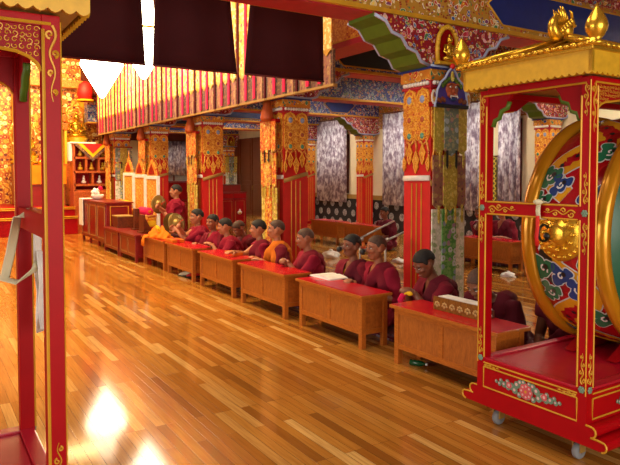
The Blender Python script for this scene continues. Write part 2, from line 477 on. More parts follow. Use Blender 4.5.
M['giltline'] = plain('bright_gilt_line', '#f2b83c', .4, .15)
M['paleblue'] = plain('pale_blue_jewel', '#8f9cc4', .25)
M['palegreen'] = plain('sea_green_jewel', '#5f9c84', .25)
M['bronze'] = plain('bronze_red_jewel', '#b4502c', .3)
def relief_side(b, face, s2, w2):
    """gilt panel with a zigzag foot, three drop leaves; materials 0 gilt 1 red"""
    f = face_map(face, 0, s2)
    def poly(pts, d):
        A = [b.bm.verts.new(f(u, z, d)) for u, z in pts]; B = [b.bm.verts.new(f(u, z, -.002)) for u, z in pts]
        b.face(A); n = len(A)
        for i in range(n): b.face([A[i], A[(i+1) % n], B[(i+1) % n], B[i]])
    w = w2
    poly([(-w, 2.42), (-w, 1.99), (-w*.78, 1.93), (-w*.5, 2.02), (-w*.25, 1.92), (0, 2.0), (w*.25, 1.92), (w*.5, 2.02), (w*.78, 1.93), (w, 1.99), (w, 2.42),
          (w*.88, 2.47), (w*.5, 2.5), (w*.12, 2.47), (0, 2.43), (-w*.12, 2.47), (-w*.5, 2.5), (-w*.88, 2.47)], .014)
    for u, z, s in ((-w*.5, 1.8, .85), (w*.5, 1.8, .85), (0, 1.72, .95), (-w*.92, 1.7, .6), (w*.92, 1.7, .6)):
        q = [(0, .13), (.028, .07), (.055, .03), (.03, -.02), (.035, -.05), (0, -.12), (-.035, -.05), (-.03, -.02), (-.055, .03), (-.028, .07)]
        poly([(max(-w, min(w, u+a*s)), z+c*s) for a, c in q], .018)
    b.m(1)
    def spiral(u, z, r, ph, sg):
        b.tube([f(max(-w, min(w, u+r*(1-i/15)*math.cos(ph+sg*i*.62))), z+r*(1-i/15)*math.sin(ph+sg*i*.62), .016) for i in range(13)], [.0065*(1-i/20) for i in range(13)], 5)
    for zi in range(4):
        for s_ in (-1, 1):
            zc = 2.28-zi*.1
            spiral(s_*w*.16, zc, .035, PI/2, s_); spiral(s_*w*.86, zc+.05, .036, PI/2, -s_); spiral(s_*w*.5, zc-.01, .024, 0, s_)
    for s_ in (-1, 1):      # ogee hoods over the top jewels
        b.tube([f(s_*w*.5+w*.44*math.cos(a), 2.38+.1*math.sin(a)+(.02 if abs(a-PI/2) < .2 else 0), .016) for a in [PI*i/14 for i in range(15)]], .008, 6)
    for u, z, q in ((-w*.5, 1.8, .85), (w*.5, 1.8, .85), (0, 1.72, .95), (-w*.92, 1.7, .6), (w*.92, 1.7, .6)):
        o = [(0, .13), (.028, .07), (.055, .03), (.03, -.02), (.035, -.05), (0, -.12), (-.035, -.05), (-.03, -.02), (-.055, .03), (-.028, .07), (0, .13)]
        b.tube([f(max(-w, min(w, u+a*q)), z+c*q, .019) for a, c in o], .006, 5); spiral(u, z, .022, 0, 1)
    b.m(0)
    # struts between leaves
    for u0, z0, u1, z1 in ((-w*.5, 1.9, -w*.25, 1.95), (w*.5, 1.9, w*.25, 1.95), (-w*.5, 1.9, -w*.78, 1.95), (w*.5, 1.9, w*.78, 1.95), (0, 1.83, -w*.1, 1.97), (-w*.95, 1.74, -w*.8, 1.93), (w*.95, 1.74, w*.8, 1.93)):
        b.tube([f(u0, z0, .006), f((u0+u1)/2+.01, (z0+z1)/2, .01), f(u1, z1, .006)], .013, 6)

def jewels(par, face, s2, w2):
    f = face_map(face, 0, s2)
    for z, m in ((2.38, 'paleblue'), (2.17, 'bronze'), (2.0, 'palegreen')):
        k = 1.0 if z > 2.3 else .78
        for u in (-w2*.5, w2*.5):
            b = MB(); b.m(0)
            for q in range(8): b.ell(f(u+.044*k*math.cos(q*PI/4), z+.048*k*math.sin(q*PI/4), .014), .018*k, 7, 5)
            b.m(1); e = (.016, .038*k, .042*k) if face == '-x' else (.038*k, .016, .042*k)
            b.ell(f(u, z, .022), e, 12, 8)
            b.build('jewel', [M['giltline'], M[m]], par)

def bracket_poly(L, H, z0, both=True):
    """stepped corbel profile in (x, z)"""
    right = [(.24, 0), (.36, .03), (.42, .12), (.54, .15), (.62, .25), (.74, .28), (.82, .38), (L, .42), (L, H)]
    pts = [(x, z0+z) for x, z in right]
    if not both: return [(-.43, z0+H), (-.43, z0+.16), (-.34, z0+.12), (-.3, z0+.04), (-.24, z0)] + pts
    return [(-x, z) for x, z in pts[::-1]] + pts

def make_column(label, rows, s=.41, bracket=True, both=True, faces=('-x', '-y'), band=0.08):
    t = thing('temple_column', label, 'column')
    s2 = s/2
    b = MB(); b.box(-s2, s2, -s2, s2, 0, 2.5, .008); b.build('shaft', M['redwrap'], t)
    b = MB(); b.box(-s2-.05, s2+.05, -s2-.05, s2+.05, 0, .09, .012); b.build('plinth', M['red'], t)
    for fc in faces:
        b = MB(); relief_side(b, fc, s2, s2-.004); b.build('gilt_panel', [M['gilt'], M['giltline']], t)
        jewels(t, fc, s2, s2-.004)
        f = face_map(fc, 0, s2)
        b = MB()
        for u in (-.075, 0, .075):
            p = [f(u-.007, .1, 0), f(u+.007, .1, 0)]
            b.tube([f(u, .1, .002), f(u, 1.5, .002)], .007, 5)
        b.build('gold_stripe', M['yellowline'], t)
        b = MB()
        tilt = band if fc == '-y' else -.012
        b.tube([f(-s2, 1.545-tilt/2*1.1, .008), f(0, 1.555, .012), f(s2, 1.565+tilt/2*1.1, .008)], (.03), 8, flat=.35, up=(Vector(f(0, 0, 1))-Vector(f(0, 0, 0))))
        b.build('cloth_band', M['white'] if fc == '-x' else M['tan'], t)
    b = MB(); b.box(-s2-.02, s2+.02, -s2-.02, s2+.02, 2.49, 2.515)
    b.m(1)
    for fc in ('-x', '-y'):
        f = face_map(fc, 0, s2)
        for i in range(9):
            b.ell(f(-s2+.03+i*(s-.06)/8, 2.54, .02), .024, 8, 6)
    b.m(2); b.box(-s2-.01, s2+.01, -s2-.01, s2+.01, 2.515, 2.565)
    b.build('bead_row', [M['pinkred'], M['white'], M['pinkred']], t)
    b = MB(); b.box(-s2-.03, s2+.03, -s2-.03, s2+.03, 2.565, 2.69, .01); b.build('capital', M['lotus'], t)
    b = MB(); b.box(-s2-.05, s2+.05, -s2-.05, s2+.05, 2.675, 2.695); b.build('capital_ledge', M['blue'], t)
    if bracket:
        k = MB(); k.prism(bracket_poly(.95, .465, 2.695, both), 'y', -s2, s2)
        for f in k.bm.faces:
            f.normal_update()
        br = k.build('bracket', [M['green']], t)
        for sy in (-1, 1):
            d = MB(); P = bracket_poly(.95, .465, 2.695, both)
            d.prism(P, 'y', sy*s2, sy*(s2+.012))
            d.build('floral_face', M['floral_red'], br)
            e = MB()
            half = [p for p in P if p[0] >= 0][:-1]
            e.tube([(x, sy*(s2+.016), z+.014) for x, z in half], .017, 6)
            if both: e.tube([(-x, sy*(s2+.016), z+.014) for x, z in half], .017, 6)
            e.tube([(-.24, sy*(s2+.016), 2.709), (.24, sy*(s2+.016), 2.709)], .017, 6)
            e.build('edge_band', M['cloudpale'], br)
    return t
M['cloudpale'] = plain('pale_blue_edge_paint', '#a8b4d4', .5)

main_labels = ['red cloth wrapped temple column with bright gilt top, nearest of the hall row',
 'red gilt topped column second in the hall row, orange banner at its side',
 'red gilt topped column third in the hall row, behind the cymbal player',
 'red gilt topped column fourth in the hall row, beside the yellow thrones',
 'red column fifth in the hall row, bluish capital, behind the yellow thrones']
cols = []
c0 = make_column(main_labels[0], 0)
c0.location = (4.705, YK[0], 0); c0['group'] = 'temple columns along the hall'
c1 = make_column(main_labels[1], 1, both=False)
c1.location = (4.705, YK[1], 0); c1['group'] = 'temple columns along the hall'
for k in range(2, 5):
    dup(c1, (4.705, YK[k], 0), 0, main_labels[k], 'temple columns along the hall')
aisle_labels = {1: 'painted aisle column by the right wall, seen through the right drum frame',
                2: 'painted aisle column by the right wall, mostly hidden behind the brocade pendant',
                3: 'red based aisle column between two mauve curtains on the right wall',
                4: 'aisle column by the right wall, half hidden behind the second hall column',
                6: 'farthest aisle column beside the dark red cupboards, hung with brocade'}
a0 = make_column(aisle_labels[1], 1, .33, True)
a0.location = (10.72, YK[1], 0); a0['group'] = 'aisle columns along the right wall'
for k in (2, 3, 4, 6):
    dup(a0, (10.72, YK[k], 0), 0, aisle_labels[k], 'aisle columns along the right wall')

# ------------------------------------------------------------------ beams
def cross_beam(label, x0, x1, y, near=False, dark=False, panels=None):
    t = thing('painted_beam', label, 'beam', (0, y, 0), 0, 'painted ceiling beams')
    d = .215
    b = MB(); b.box(x0, x1, -d, d, 3.2, 3.72); b.build('beam_core', M['floral_multi'] if near else M['floral_blue'], t)
    b = MB(); b.box(x0, x1, -d-.02, d+.02, 3.162, 3.205)
    b.build('lower_moulding', M['yellowline'], t)
    b = MB(); b.box(x0, x1, -d-.035, d+.035, 3.72, 3.96); b.build('upper_moulding', M['floral_red'], t)
    b = MB(); b.box(x0+.01, x1-.01, -d+.03, d-.03, 3.15, 3.163); b.build('underside', M['pinkred'], t)
    # long hexagon panels
    pm = 'black_blue' if dark else 'blue'  # dark variant: blue panel with its shade put into the colour
    xs = x0+1.9
    segs = [(4.705+.6, 4.705+4.6)] if x1 > 9 else []
    if x0 < 0: segs.append((.6, 3.6)); segs.append((-3.2, -.2))
    if panels is not None: segs = panels
    for (a, c) in segs:
        for sy in (-1, 1):
            P = [(a, 3.46), (a+.24, 3.66), (c-.24, 3.66), (c, 3.46), (c-.24, 3.25), (a+.24, 3.25)]
            h = MB(); h.prism(P, 'y', sy*d, sy*(d+.012)); hp = h.build('hexagon_panel', M[pm], t)
            e = MB(); e.tube([(p[0], sy*(d+.012), p[1]) for p in P+[P[0]]], .012, 6); e.build('panel_edge', M['yellowline'], hp)
    return t
cross_beam('nearest painted cross beam with cobalt panel, crossing over the hall', WL+.05, WX-.05, YK[0], True)
cross_beam('second painted cross beam from the front with dark hexagon panel', 4.5, WX-.05, YK[1], False, True)
cross_beam('third painted cross beam with blue floral face', 4.5, WX-.05, YK[2], panels=[])
cross_beam('fourth painted cross beam, blue hexagon over the mauve curtain', 4.5, WX-.05, YK[3], panels=[(5.3, 6.3), (9.2, 10.2)])
cross_beam('fifth painted cross beam toward the far end', 4.5, WX-.05, YK[4])
cross_beam('sixth painted cross beam, over the dark red cupboards', 4.5, WX-.05, YK[5])
cross_beam('farthest painted cross beam by the end wall', 4.5, WX-.05, YK[6])
# long beams on top of the hall row
for k in range(4):
    t = thing('painted_beam', ['long hall beam between the first and second columns', 'long hall beam between the second and third columns',
               'long hall beam between the third and fourth columns', 'long hall beam between the fourth and fifth columns'][k], 'beam', (4.705, 0, 0), 0, 'long beams over the column row')
    y0, y1 = YK[k]+.24, YK[k+1]-.24
    b = MB(); b.box(-.19, .19, y0, y1, 3.24, 3.955); b.build('beam_core', M['gilt'], t)
    b = MB(); b.box(-.21, .21, y0, y1, 3.165, 3.24); b.build('lower_moulding', M['pinkred'], t)
    b = MB(); b.box(-.215, -.2, y0, y1, 3.235, 3.25); b.build('edge_line', M['yellowline'], t)

# golden seated figure in a niche on the near bracket
t = thing('buddha_niche', 'golden seated figure in an arched niche above the near column', 'niche', (4.665, YK[0]-.235, 2.72))
b = MB()
P = [(-.14, 0), (.14, 0), (.155, .16), (.13, .29), (.07, .37), (0, .4), (-.07, .37), (-.13, .29), (-.155, .16)]
b.prism(P, 'y', -.03, 0); b.build('back_plate', M['redpanel'], t)
b = MB(); b.tube([(p[0]*.93, -.035, p[1]) for p in P[1:]+[P[0]]], .024, 8); b.box(-.15, .15, -.08, 0, 0, .03, .005)
for i in range(15):
    a = -.2+i*(PI+.4)/14
    b.ell((.145*math.cos(a), -.05, .19+.19*math.sin(a)), .018, 8, 6)
b.build('arch', M['ochre'], t)
b = MB()
b.ell((0, -.07, .06), (.095, .05, .035)); b.ell((0, -.06, .15), (.05, .035, .075)); b.ell((0, -.065, .255), (.032, .03, .04)); b.ell((0, -.062, .295), (.014, .014, .02))
for s in (-1, 1): b.tube([(s*.05, -.06, .2), (s*.075, -.07, .13), (s*.02, -.1, .09)], [.018, .016, .013], 8)
b.build('seated_figure', M['gold'], t)
dup(t, (10.7, YK[6]-.2, 2.72), 0, 'small arched niche over the farthest aisle column')

# ------------------------------------------------------------------ pendants
def pendant(label, mats, w=.5, z0=.3, z1=2.3, round_=.0, loc=(0, 0, 0), rz=0, group=None):
    """tiered brocade banner hanging against a column; local -y is its front"""
    t = thing('brocade_pendant', label, 'banner', loc, rz, group)
    H = z1-z0; ws = w/2
    tiers = [(z1, z1-.24*H, mats[0], mats[1]), (z1-.235*H, z1-.50*H, mats[2], mats[3]), (z1-.49*H, z0, mats[4], mats[5])]
    for i, (a, c, side, mid) in enumerate(tiers):
        d = .012*(3-i)
        for (u0, u1, m, kk) in ((-ws, -ws*.42, side, 0), (-ws*.42, ws*.42, mid, 1), (ws*.42, ws, side, 0)):
            b = MB()
            n = 6
            top = a; P = []
            pts = [(u0, top), (u1, top), (u1, c+.07), ((u0+u1)/2, c-.0 if kk else c+.02), (u0, c+.07)]
            b.prism(pts, 'y', -.045-d-(.012 if kk else 0), -.03-d)
            b.build('centre_strip' if kk else 'side_strip', M[m], t)
        if i < 2:
            for u in (-ws*.72, -ws*.28, ws*.28, ws*.72):
                b = MB(); b.prism([(u-.012, c+.06), (u+.012, c+.06), (u+.014, c-.1), (u, c-.13), (u-.014, c-.1)], 'y', -.065-d, -.058-d)
                b.build('ribbon_tail', M['ink' if (i == 0 and abs(u) < ws*.5) else 'broyel'], t)
    b = MB(); b.box(-ws-.01, ws+.01, -.075, -.0, z1-.02, z1+.03); b.build('top_bar', M['redpanel'], t)
    return t
p0 = pendant('tiered green and yellow brocade pendant with guardian plaque on the near column',
        ('broyel', 'brogrey', 'bropink', 'broyel', 'browhite', 'brogreen'), .465, .12, 2.31, loc=(4.71, YK[0]-.205, 0))
# guardian plaque over the pendant: a generic lion guardian
t = thing('guardian_plaque', 'painted guardian face plaque hung above the green pendant on the near column', 'plaque', (4.69, YK[0]-.29, 2.28)); t.scale = (.92, 1, 1)
P = [(-.25, .03), (-.255, .0), (.255, .0), (.25, .03), (.235, .1), (.22, .17), (.17, .25), (.1, .3), (.06, .36), (0, .42), (-.06, .36), (-.1, .3), (-.17, .25), (-.22, .17), (-.235, .1)]
b = MB(); b.prism(P, 'y', -.02, 0); b.build('back_board', M['violet'] if 'violet' in M else plain('violet_plaque_paint', '#4a3c9c', .5), t)
b = MB(); b.tube([(p[0], -.022, p[1]) for p in P[2:]+P[:2]], .014, 6); b.build('border', M['cloudpale'], t)
b = MB(); b.box(-.25, .25, -.04, -.02, 0, .035, .005); b.build('lower_bar', M['black_blue'], t)
b = MB(); b.ell((0, -.025, .19), (.1, .022, .07)); b.ell((0, -.032, .135), (.085, .02, .04)); b.ell((0, -.05, .17), (.026, .016, .022))
for q in (-1, 1): b.tube([(q*.02, -.05, .232), (q*.06, -.052, .245), (q*.1, -.04, .225)], [.006, .01, .004], 6)
b.build('face', plain('brown_red_face_paint', '#a8502c', .5), t)
for s in (-1, 1):
    b = MB(); b.ell((s*.042, -.047, .212), (.017, .007, .011)); b.m(1); b.ell((s*.042, -.053, .211), (.007, .004, .008)); b.build('eye', [M['white'], M['ink']], t)
    b = MB(); b.ell((s*.265, -.015, .1), (.04, .008, .075)); b.m(1); b.ell((s*.265, -.023, .1), (.024, .005, .05)); b.build('ear_roundel', [M['white'], M['brog']], t)
    b = MB()
    for i in range(4): b.ell((s*(.12+.028*i), -.028, .075+.012*math.sin(i*2)), (.026, .012, .026), 8, 6)
    b.build('mane_curl', plain('rust_mane_paint', '#7c3c20', .5), t)
    b = MB()
    for i in range(4): b.ell((s*(.05+.03*i), -.025, .29-.022*i), (.024, .012, .03), 8, 6)
    b.build('leaf_curl', M['green'], t)
    b = MB(); b.tube([(s*.045, -.055, .125), (s*.055, -.06, .105), (s*.05, -.06, .09)], [.007, .005, .001], 6); b.build('fang', M['white'], t)
b = MB(); b.box(-.04, .04, -.056, -.045, .112, .124); b.m(1); b.ell((0, -.045, .09), (.05, .012, .022)); b.build('teeth', [M['white'], M['cloudblue']], t)
b = MB(); b.ell((0, -.03, .32), (.028, .014, .055)); b.build('crest_jewel', M['broyel'], t)
b = MB(); b.ell((0, -.03, .425), .03); b.build('top_jewel', M['redwrap'], t)
# orange pendants hanging from the hall side of the other columns
for k, lab in ((1, 'orange gold brocade pendant on the side of the second hall column'), (2, 'orange gold brocade pendant on the side of the third hall column'),
               (3, 'slim orange brocade pendant on the side of the fourth hall column'), (4, 'slim orange brocade pendant on the side of the fifth hall column')):
    if k == 1:
        q0 = pendant(lab, ('bror', 'bror', 'bror', 'brog', 'broyel', 'bror'), .46, .4, 2.36, loc=(4.44, YK[1]+.02, 0), rz=-PI/2, group='orange pendants on the hall columns')
        b = MB(); b.lathe([(.0, 2.36), (.085, 2.365), (.1, 2.42), (.085, 2.5), (.06, 2.6), (.055, 2.66)], (0, -.085, 0), 18)
        b.build('crown_finial', M['orangebrown'] if 'orangebrown' in M else plain('burnt_orange_gilt', '#b0501c', .45, .2), q0)
    else:
        dup(q0, (4.44, YK[k]+.02, 0), -PI/2, lab)
pendant('faded green brocade pendant on the farthest aisle column', ('broyel', 'brogrey', 'broyel', 'brogrey', 'browhite', 'brogrey'), .5, 1.0, 2.3, loc=(10.72, YK[6]-.17, 0))
pendant('greyish brocade pendant on the fifth hall column', ('brogrey', 'broyel', 'brogrey', 'broyel', 'browhite', 'brogrey'), .45, .5, 2.3, loc=(4.72, YK[4]-.205, 0))

# ------------------------------------------------------------------ valance and hangings
def curtain_sheet(b, p0, p1, z0, z1, amp, waves, th=.01, n=60, side=None):
    """rippled sheet between two floor points"""
    p0, p1 = Vector(p0), Vector(p1); d = (p1-p0); nrm = Vector((-d.y, d.x)).normalized()
    F, B = [], []
    for i in range(n+1):
        u = i/n; q = p0+d*u; o = amp*math.sin(u*waves*2*PI)+amp*.4*math.sin(u*waves*5.1+1)
        F.append([b.bm.verts.new((q.x+nrm.x*(o+th/2), q.y+nrm.y*(o+th/2), z)) for z in (z0, z1)])
        B.append([b.bm.verts.new((q.x+nrm.x*(o-th/2), q.y+nrm.y*(o-th/2), z)) for z in (z0, z1)])
    for i in range(n):
        b.face([F[i][0], F[i+1][0], F[i+1][1], F[i][1]], True); b.face([B[i][0], B[i][1], B[i+1][1], B[i+1][0]], True)
        b.face([F[i][0], B[i][0], B[i+1][0], F[i+1][0]]); b.face([F[i][1], F[i+1][1], B[i+1][1], B[i][1]])
    b.face([F[0][0], F[0][1], B[0][1], B[0][0]]); b.face([F[n][0], B[n][0], B[n][1], F[n][1]])

# dark valance across the hall: cloth panels with narrow tapering gaps
def dark_panel(label, xl_b, xl_t, xr_b, xr_t):
    t = thing('valance_cloth', label, 'cloth', (0, 6.1, 0), 0, 'dark valance cloths across the hall')
    b = MB(); n = 14; m_ = 8
    Fv, Bv = [], []
    for j in range(m_+1):
        w = j/m_; z = 2.68+w*(3.95-2.68)
        F, B = [], []
        for i in range(n+1):
            u = i/n; x = (xl_b+(xl_t-xl_b)*w)*(1-u)+(xr_b+(xr_t-xr_b)*w)*u
            o = .018*math.sin(u*9)*(1-.5*w)
            F.append(b.bm.verts.new((x, o-.008, z))); B.append(b.bm.verts.new((x, o+.008, z)))
        Fv.append(F); Bv.append(B)
    for j in range(m_):
        for i in range(n):
            b.face([Fv[j][i], Fv[j][i+1], Fv[j+1][i+1], Fv[j+1][i]], True); b.face([Bv[j][i], Bv[j+1][i], Bv[j+1][i+1], Bv[j][i+1]], True)
        b.face([Fv[j][0], Fv[j+1][0], Bv[j+1][0], Bv[j][0]]); b.face([Fv[j][n], Bv[j][n], Bv[j+1][n], Fv[j+1][n]])
    for i in range(n):
        b.face([Fv[0][i], Bv[0][i], Bv[0][i+1], Fv[0][i+1]]); b.face([Fv[m_][i], Fv[m_][i+1], Bv[m_][i+1], Bv[m_][i]])
    b.build('cloth', M['dark'], t)
    b = MB(); b.tube([(xl_b, -.005, 2.68), ((xl_b+xr_b)/2, -.005, 2.68), (xr_b, -.005, 2.68)], .012, 6); b.build('hem', M['wallred'], t)
    return t
dark_panel('dark maroon valance cloth left of the white lamp gap', -1.1, -1.1, 1.945, 1.875)
dark_panel('dark maroon valance cloth between the two light gaps', 2.02, 2.075, 2.94, 2.82)
dark_panel('dark maroon valance cloth right of the brocade gap, ending by the hangings', 3.03, 3.15, 4.06, 4.04)
t = thing('curtain_rail', 'wooden rail across the hall carrying the dark valance cloths', 'rail', (0, 6.1, 3.97))
b = MB(); b.tube([(-1.15, 0, 0), (4.5, 0, 0)], .03, 8); b.build('pole', M['redpanel'], t)

# brocade hangings along the column row
NH = 13; y = 6.06; wd = .84
ordn = ['nearest', 'second', 'third', 'fourth', 'fifth', 'sixth', 'seventh', 'eighth', 'ninth', 'tenth', 'eleventh', 'twelfth', 'farthest']
def hanging(label):
    t = thing('brocade_hanging', label, 'hanging', (4.2, 0, 0), 0, 'brocade hangings along the hall')
    w = wd
    def strip(u0, u1, z0, z1, d0, d1, nm, m, par=t, wave=False):
        b = MB(); b.box(-d1, -d0, u0, u1, z0, z1); return b.build(nm, M[m], par)
    strip(.03, w-.03, 2.66, 3.08, -.02, .02, 'lower_tier', 'brobrown')
    strip(0, w, 2.635, 2.665, -.03, .03, 'bottom_trim', 'tan')
    for i, u in enumerate((.04, .31, .58)):
        strip(u, u+.2, 3.06, 4.6, .02, .035, 'upper_strip', 'hangbright')
        P = [(u, 3.08), (u+.2, 3.08), (u+.1, 3.0)]
        b = MB(); b.prism(P, 'x', -.037, -.022); b.build('strip_point', M['yellowline'], t)
        strip(u+.02, u+.18, 2.66, 3.02, .02, .028, 'lower_strip', 'brobrown' if i % 2 else 'bropink')
    for u in (.25, .52):
        strip(u, u+.065, 2.69, 4.6, .036, .05, 'ribbon', 'pink')
    strip(.79, .825, 2.66, 4.6, .036, .055, 'dark_cord', 'maroon2')
    strip(0, w, 4.55, 4.62, -.03, .06, 'head_bar', 'redpanel')
    return t
h0 = hanging('nearest brocade hanging of the row, its edge glowing beside the dark valance')
h0.location.y = y
for i in range(1, NH):
    dup(h0, (4.2, y+i*(wd+.02), 0), 0, '%s brocade hanging of the row along the hall, counted from the near end' % ordn[i])

# ------------------------------------------------------------------ mauve window curtains
cl = ['long mauve and white printed curtain left of the red aisle column', 'mauve and white printed curtain just left of the near hall column',
      'slim mauve printed curtain between the green pendant and the drum frame', 'mauve printed curtain seen through the right drum frame']
for i, (a, c) in enumerate(WIN):
    t = thing('window_curtain', cl[i], 'curtain', (WX-.12, 0, 0), 0, 'mauve printed window curtains')
    b = MB(); curtain_sheet(b, (0, a-.03), (0, c+.03), .75, 3.25, .05, (c-a)*6, n=int(40+40*(c-a))); b.build('drape', M['curtain'], t)
    b = MB(); b.tube([(0, a-.08, 3.27), (0, c+.08, 3.27)], .02, 8); b.build('rod', M['brownwood'], t)
t = thing('window_curtain', 'white and mauve curtain on the far end window', 'curtain', (0, FY-.1, 0))
b = MB(); curtain_sheet(b, (7.95, 0), (9.55, 0), 1.55, 2.9, .03, 9, n=70); b.build('drape', M['curtain'], t)
b = MB(); b.tube([(7.9, 0, 2.92), (9.6, 0, 2.92)], .02, 8); b.build('rod', M['brownwood'], t)
t = thing('lattice_hanging', 'yellow lattice hanging on the cream wall beside the slim curtain', 'hanging', (WX-.07, 9.72, 0))
b = MB(); b.box(-.015, 0, -.16, .16, .95, 2.0); b.build('lattice_cloth', M['lattice'], t)
b = MB(); b.tube([(-.01, -.19, 2.0), (-.01, .19, 2.0)], .015, 6); b.build('rod', M['brownwood'], t)
# ------------------------------------------------------------------ prayer desks
def make_desk(label, L=1.16, D=.36, H=.5, woodm='desk', panelm='panel', cover='redtop', line=None, zb=.13, name='prayer_desk'):
    t = thing(name, label, 'desk')
    hl, hd = L/2, D/2
    b = MB(); b.box(-hd, hd, -hl, hl, H-.028, H-.002, .004); b.build('table_top', M[woodm], t)
    b = MB(); b.box(-hd+.012, hd-.006, -hl+.012, hl-.012, H-.003, H+.002); b.build('red_cover', M[cover], t)
    il, idp, lg = hl-.035, hd-.03, .05
    for sx in (-1, 1):
        for sy in (-1, 1):
            x, y = sx*(idp-lg/2), sy*(il-lg/2)
            b = MB(); b.box(x-lg/2, x+lg/2, y-lg/2, y+lg/2, 0, H-.028, .003); b.build('leg', M[woodm], t)
    b = MB()
    fx = -idp
    b.box(fx+.004, fx+.03, -il+lg, il-lg, H-.075, H-.028); b.box(fx+.004, fx+.03, -il+lg, il-lg, zb, zb+.045)
    b.box(fx+.004, fx+.03, -.022, .022, zb+.045, H-.075)
    b.build('front_frame', M[woodm], t)
    for s in (-1, 1):
        y0, y1 = (.022, il-lg) if s > 0 else (-il+lg, -.022)
        b = MB(); b.box(fx+.012, fx+.022, y0, y1, zb+.045, H-.075); p = b.build('front_panel', M[panelm], t)
        if line:
            b = MB(); z0, z1 = zb+.045, H-.075
            b.tube([(fx+.01, y0+.01, z0+.01), (fx+.01, y1-.01, z0+.01), (fx+.01, y1-.01, z1-.01), (fx+.01, y0+.01, z1-.01), (fx+.01, y0+.01, z0+.01)], .006, 5)
            b.build('gold_line', M[line], p)
        b = MB(); ys = s*il
        a, c = sorted((ys-s*.03, ys-s*.004))
        b.box(-idp+lg, idp-lg, a, c, H-.075, H-.028); b.build('end_rail', M[woodm], t); b = MB(); b.box(-idp+lg, idp-lg, a, c, zb, zb+.045); b.build('end_rail', M[woodm], t)
        a, c = sorted((ys-s*.022, ys-s*.012))
        b = MB(); b.box(-idp+lg, idp-lg, a, c, zb+.045, H-.075); b.build('end_panel', M[panelm], t)
    return t
desk_spots = [(3.48, 'nearest red topped prayer desk with the carved book rack on it'),
 (5.025, 'second red topped prayer desk, white open book lying on it'),
 (6.425, 'third red topped prayer desk, bare, before the monk with folded hands'),
 (7.80, 'fourth red topped prayer desk, where one monk stretches his arm'),
 (9.17, 'fifth red topped prayer desk, before the cymbal monk'),
 (10.42, 'sixth honey wood desk, heaped with orange cloth')]
d0 = make_desk(desk_spots[0][1])
d0['group'] = 'prayer desks along the hall'
for i, (y, lab) in enumerate(desk_spots):
    o = d0 if i == 0 else dup(d0, label=lab)
    o.location = (3.55 if i < 3 else 3.575, y, 0)
back = [(12.2, 'back row prayer desk left of the red aisle column'), (10.84, 'back row prayer desk right of the red aisle column, before a seated monk'),
        (7.28, 'back row prayer desk seen through the left bay of the drum frame'), (5.93, 'back row prayer desk mostly hidden behind the drum')]
for y, lab in back:
    dup(d0, (8.28, y, 0), 0, lab, 'prayer desks of the back row')
# dark red low units and the tall cupboard farther up the row
lo = make_desk('low dark red gold lined unit next to the honey wood desks', 1.12, .42, .5, 'darkred', 'darkred', 'darkred', 'tan', .09, 'low_cabinet')
lo.location = (3.5, 11.62, 0); lo['category'] = 'cabinet'; lo['group'] = 'low dark red cabinets'
lo2 = dup(lo, (3.5, 12.76, 0), 0, 'low dark red gold lined unit beside the tall cupboard')
t = thing('tall_cupboard', 'tall dark red cupboard at the far end of the desk row', 'cupboard', (3.66, 14.5, 0))
b = MB(); b.box(-.27, .27, -1.14, 1.14, .13, .97, .006); b.build('body', M['darkred'], t)
b = MB(); b.box(-.3, .3, -1.17, 1.17, .97, 1.0, .006); b.build('top', M['darkred'], t)
for s in (-1, 1):
    for y in (-1.1, -.38, .38, 1.1):
        b = MB(); b.box(s*.24-.025, s*.24+.025, y-.025, y+.025, 0, .13); b.build('leg', M['darkred'], t)
for i in range(3):
    y0 = -1.1+i*.745
    b = MB(); b.box(-.285, -.265, y0, y0+.71, .17, .94, .006); d = b.build('door', M['darkred'], t)
    b = MB(); b.tube([(-.287, y0+.05, .22), (-.287, y0+.66, .22), (-.287, y0+.66, .89), (-.287, y0+.05, .89), (-.287, y0+.05, .22)], .007, 5); b.build('gold_line', M['tan'], d)
b = MB(); b.box(-.2, .2, -1.155, -1.138, .18, .93, .005); d = b.build('end_panel', M['darkred'], t)
b = MB(); b.tube([(-.19, -1.158, .2), (.19, -1.158, .2), (.19, -1.158, .91), (-.19, -1.158, .91), (-.19, -1.158, .2)], .011, 5); b.build('gold_line', M['yellowline'], d)
# things on top of it
t = thing('draped_cloth', 'white cloth draped over the far corner of the tall cupboard', 'cloth', (3.5, 15.5, 1.0))
b = MB(); b.box(-.16, .1, -.17, .2, .002, .02, .006); b.box(-.165, -.148, -.17, .2, -.62, .02, .006); b.build('cloth', M['paper'], t)
t = thing('flower_bowl', 'white bowl of flowers on the tall cupboard', 'bowl', (3.62, 15.05, 1.0))
b = MB(); b.lathe([(.05, 0), (.12, .03), (.15, .1), (.14, .12), (.1, .1)], n=18); b.build('bowl', M['white'], t)
b = MB()
for i in range(9): b.ell((random.uniform(-.1, .1), random.uniform(-.1, .1), .15+random.random()*.08), .045, 8, 6)
b.build('white_blossoms', M['paper'], t)
b = MB(); b.ell((.05, -.06, .27), .05, 8, 6); b.ell((.09, .02, .25), .04, 8, 6); b.build('pink_blossoms', M['pink'], t)
t = thing('book_box', 'brown box with pale lid standing on the low dark red unit', 'box', (3.62, 12.95, .502))
b = MB(); b.box(-.16, .16, -.2, .2, 0, .22, .006); b.build('body', M['brownwood'], t)
b = MB(); b.box(-.17, .17, -.21, .21, .22, .245, .004); b.build('lid', M['tan'], t)
t = thing('wooden_stand', 'small brown wooden reading stand on the low unit near the honey desks', 'stand', (3.6, 11.45, .502))
b = MB(); b.box(-.1, .1, -.14, .14, 0, .03); b.box(-.06, -.03, -.14, .14, .03, .34); b.build('upright', M['brownwood'], t)
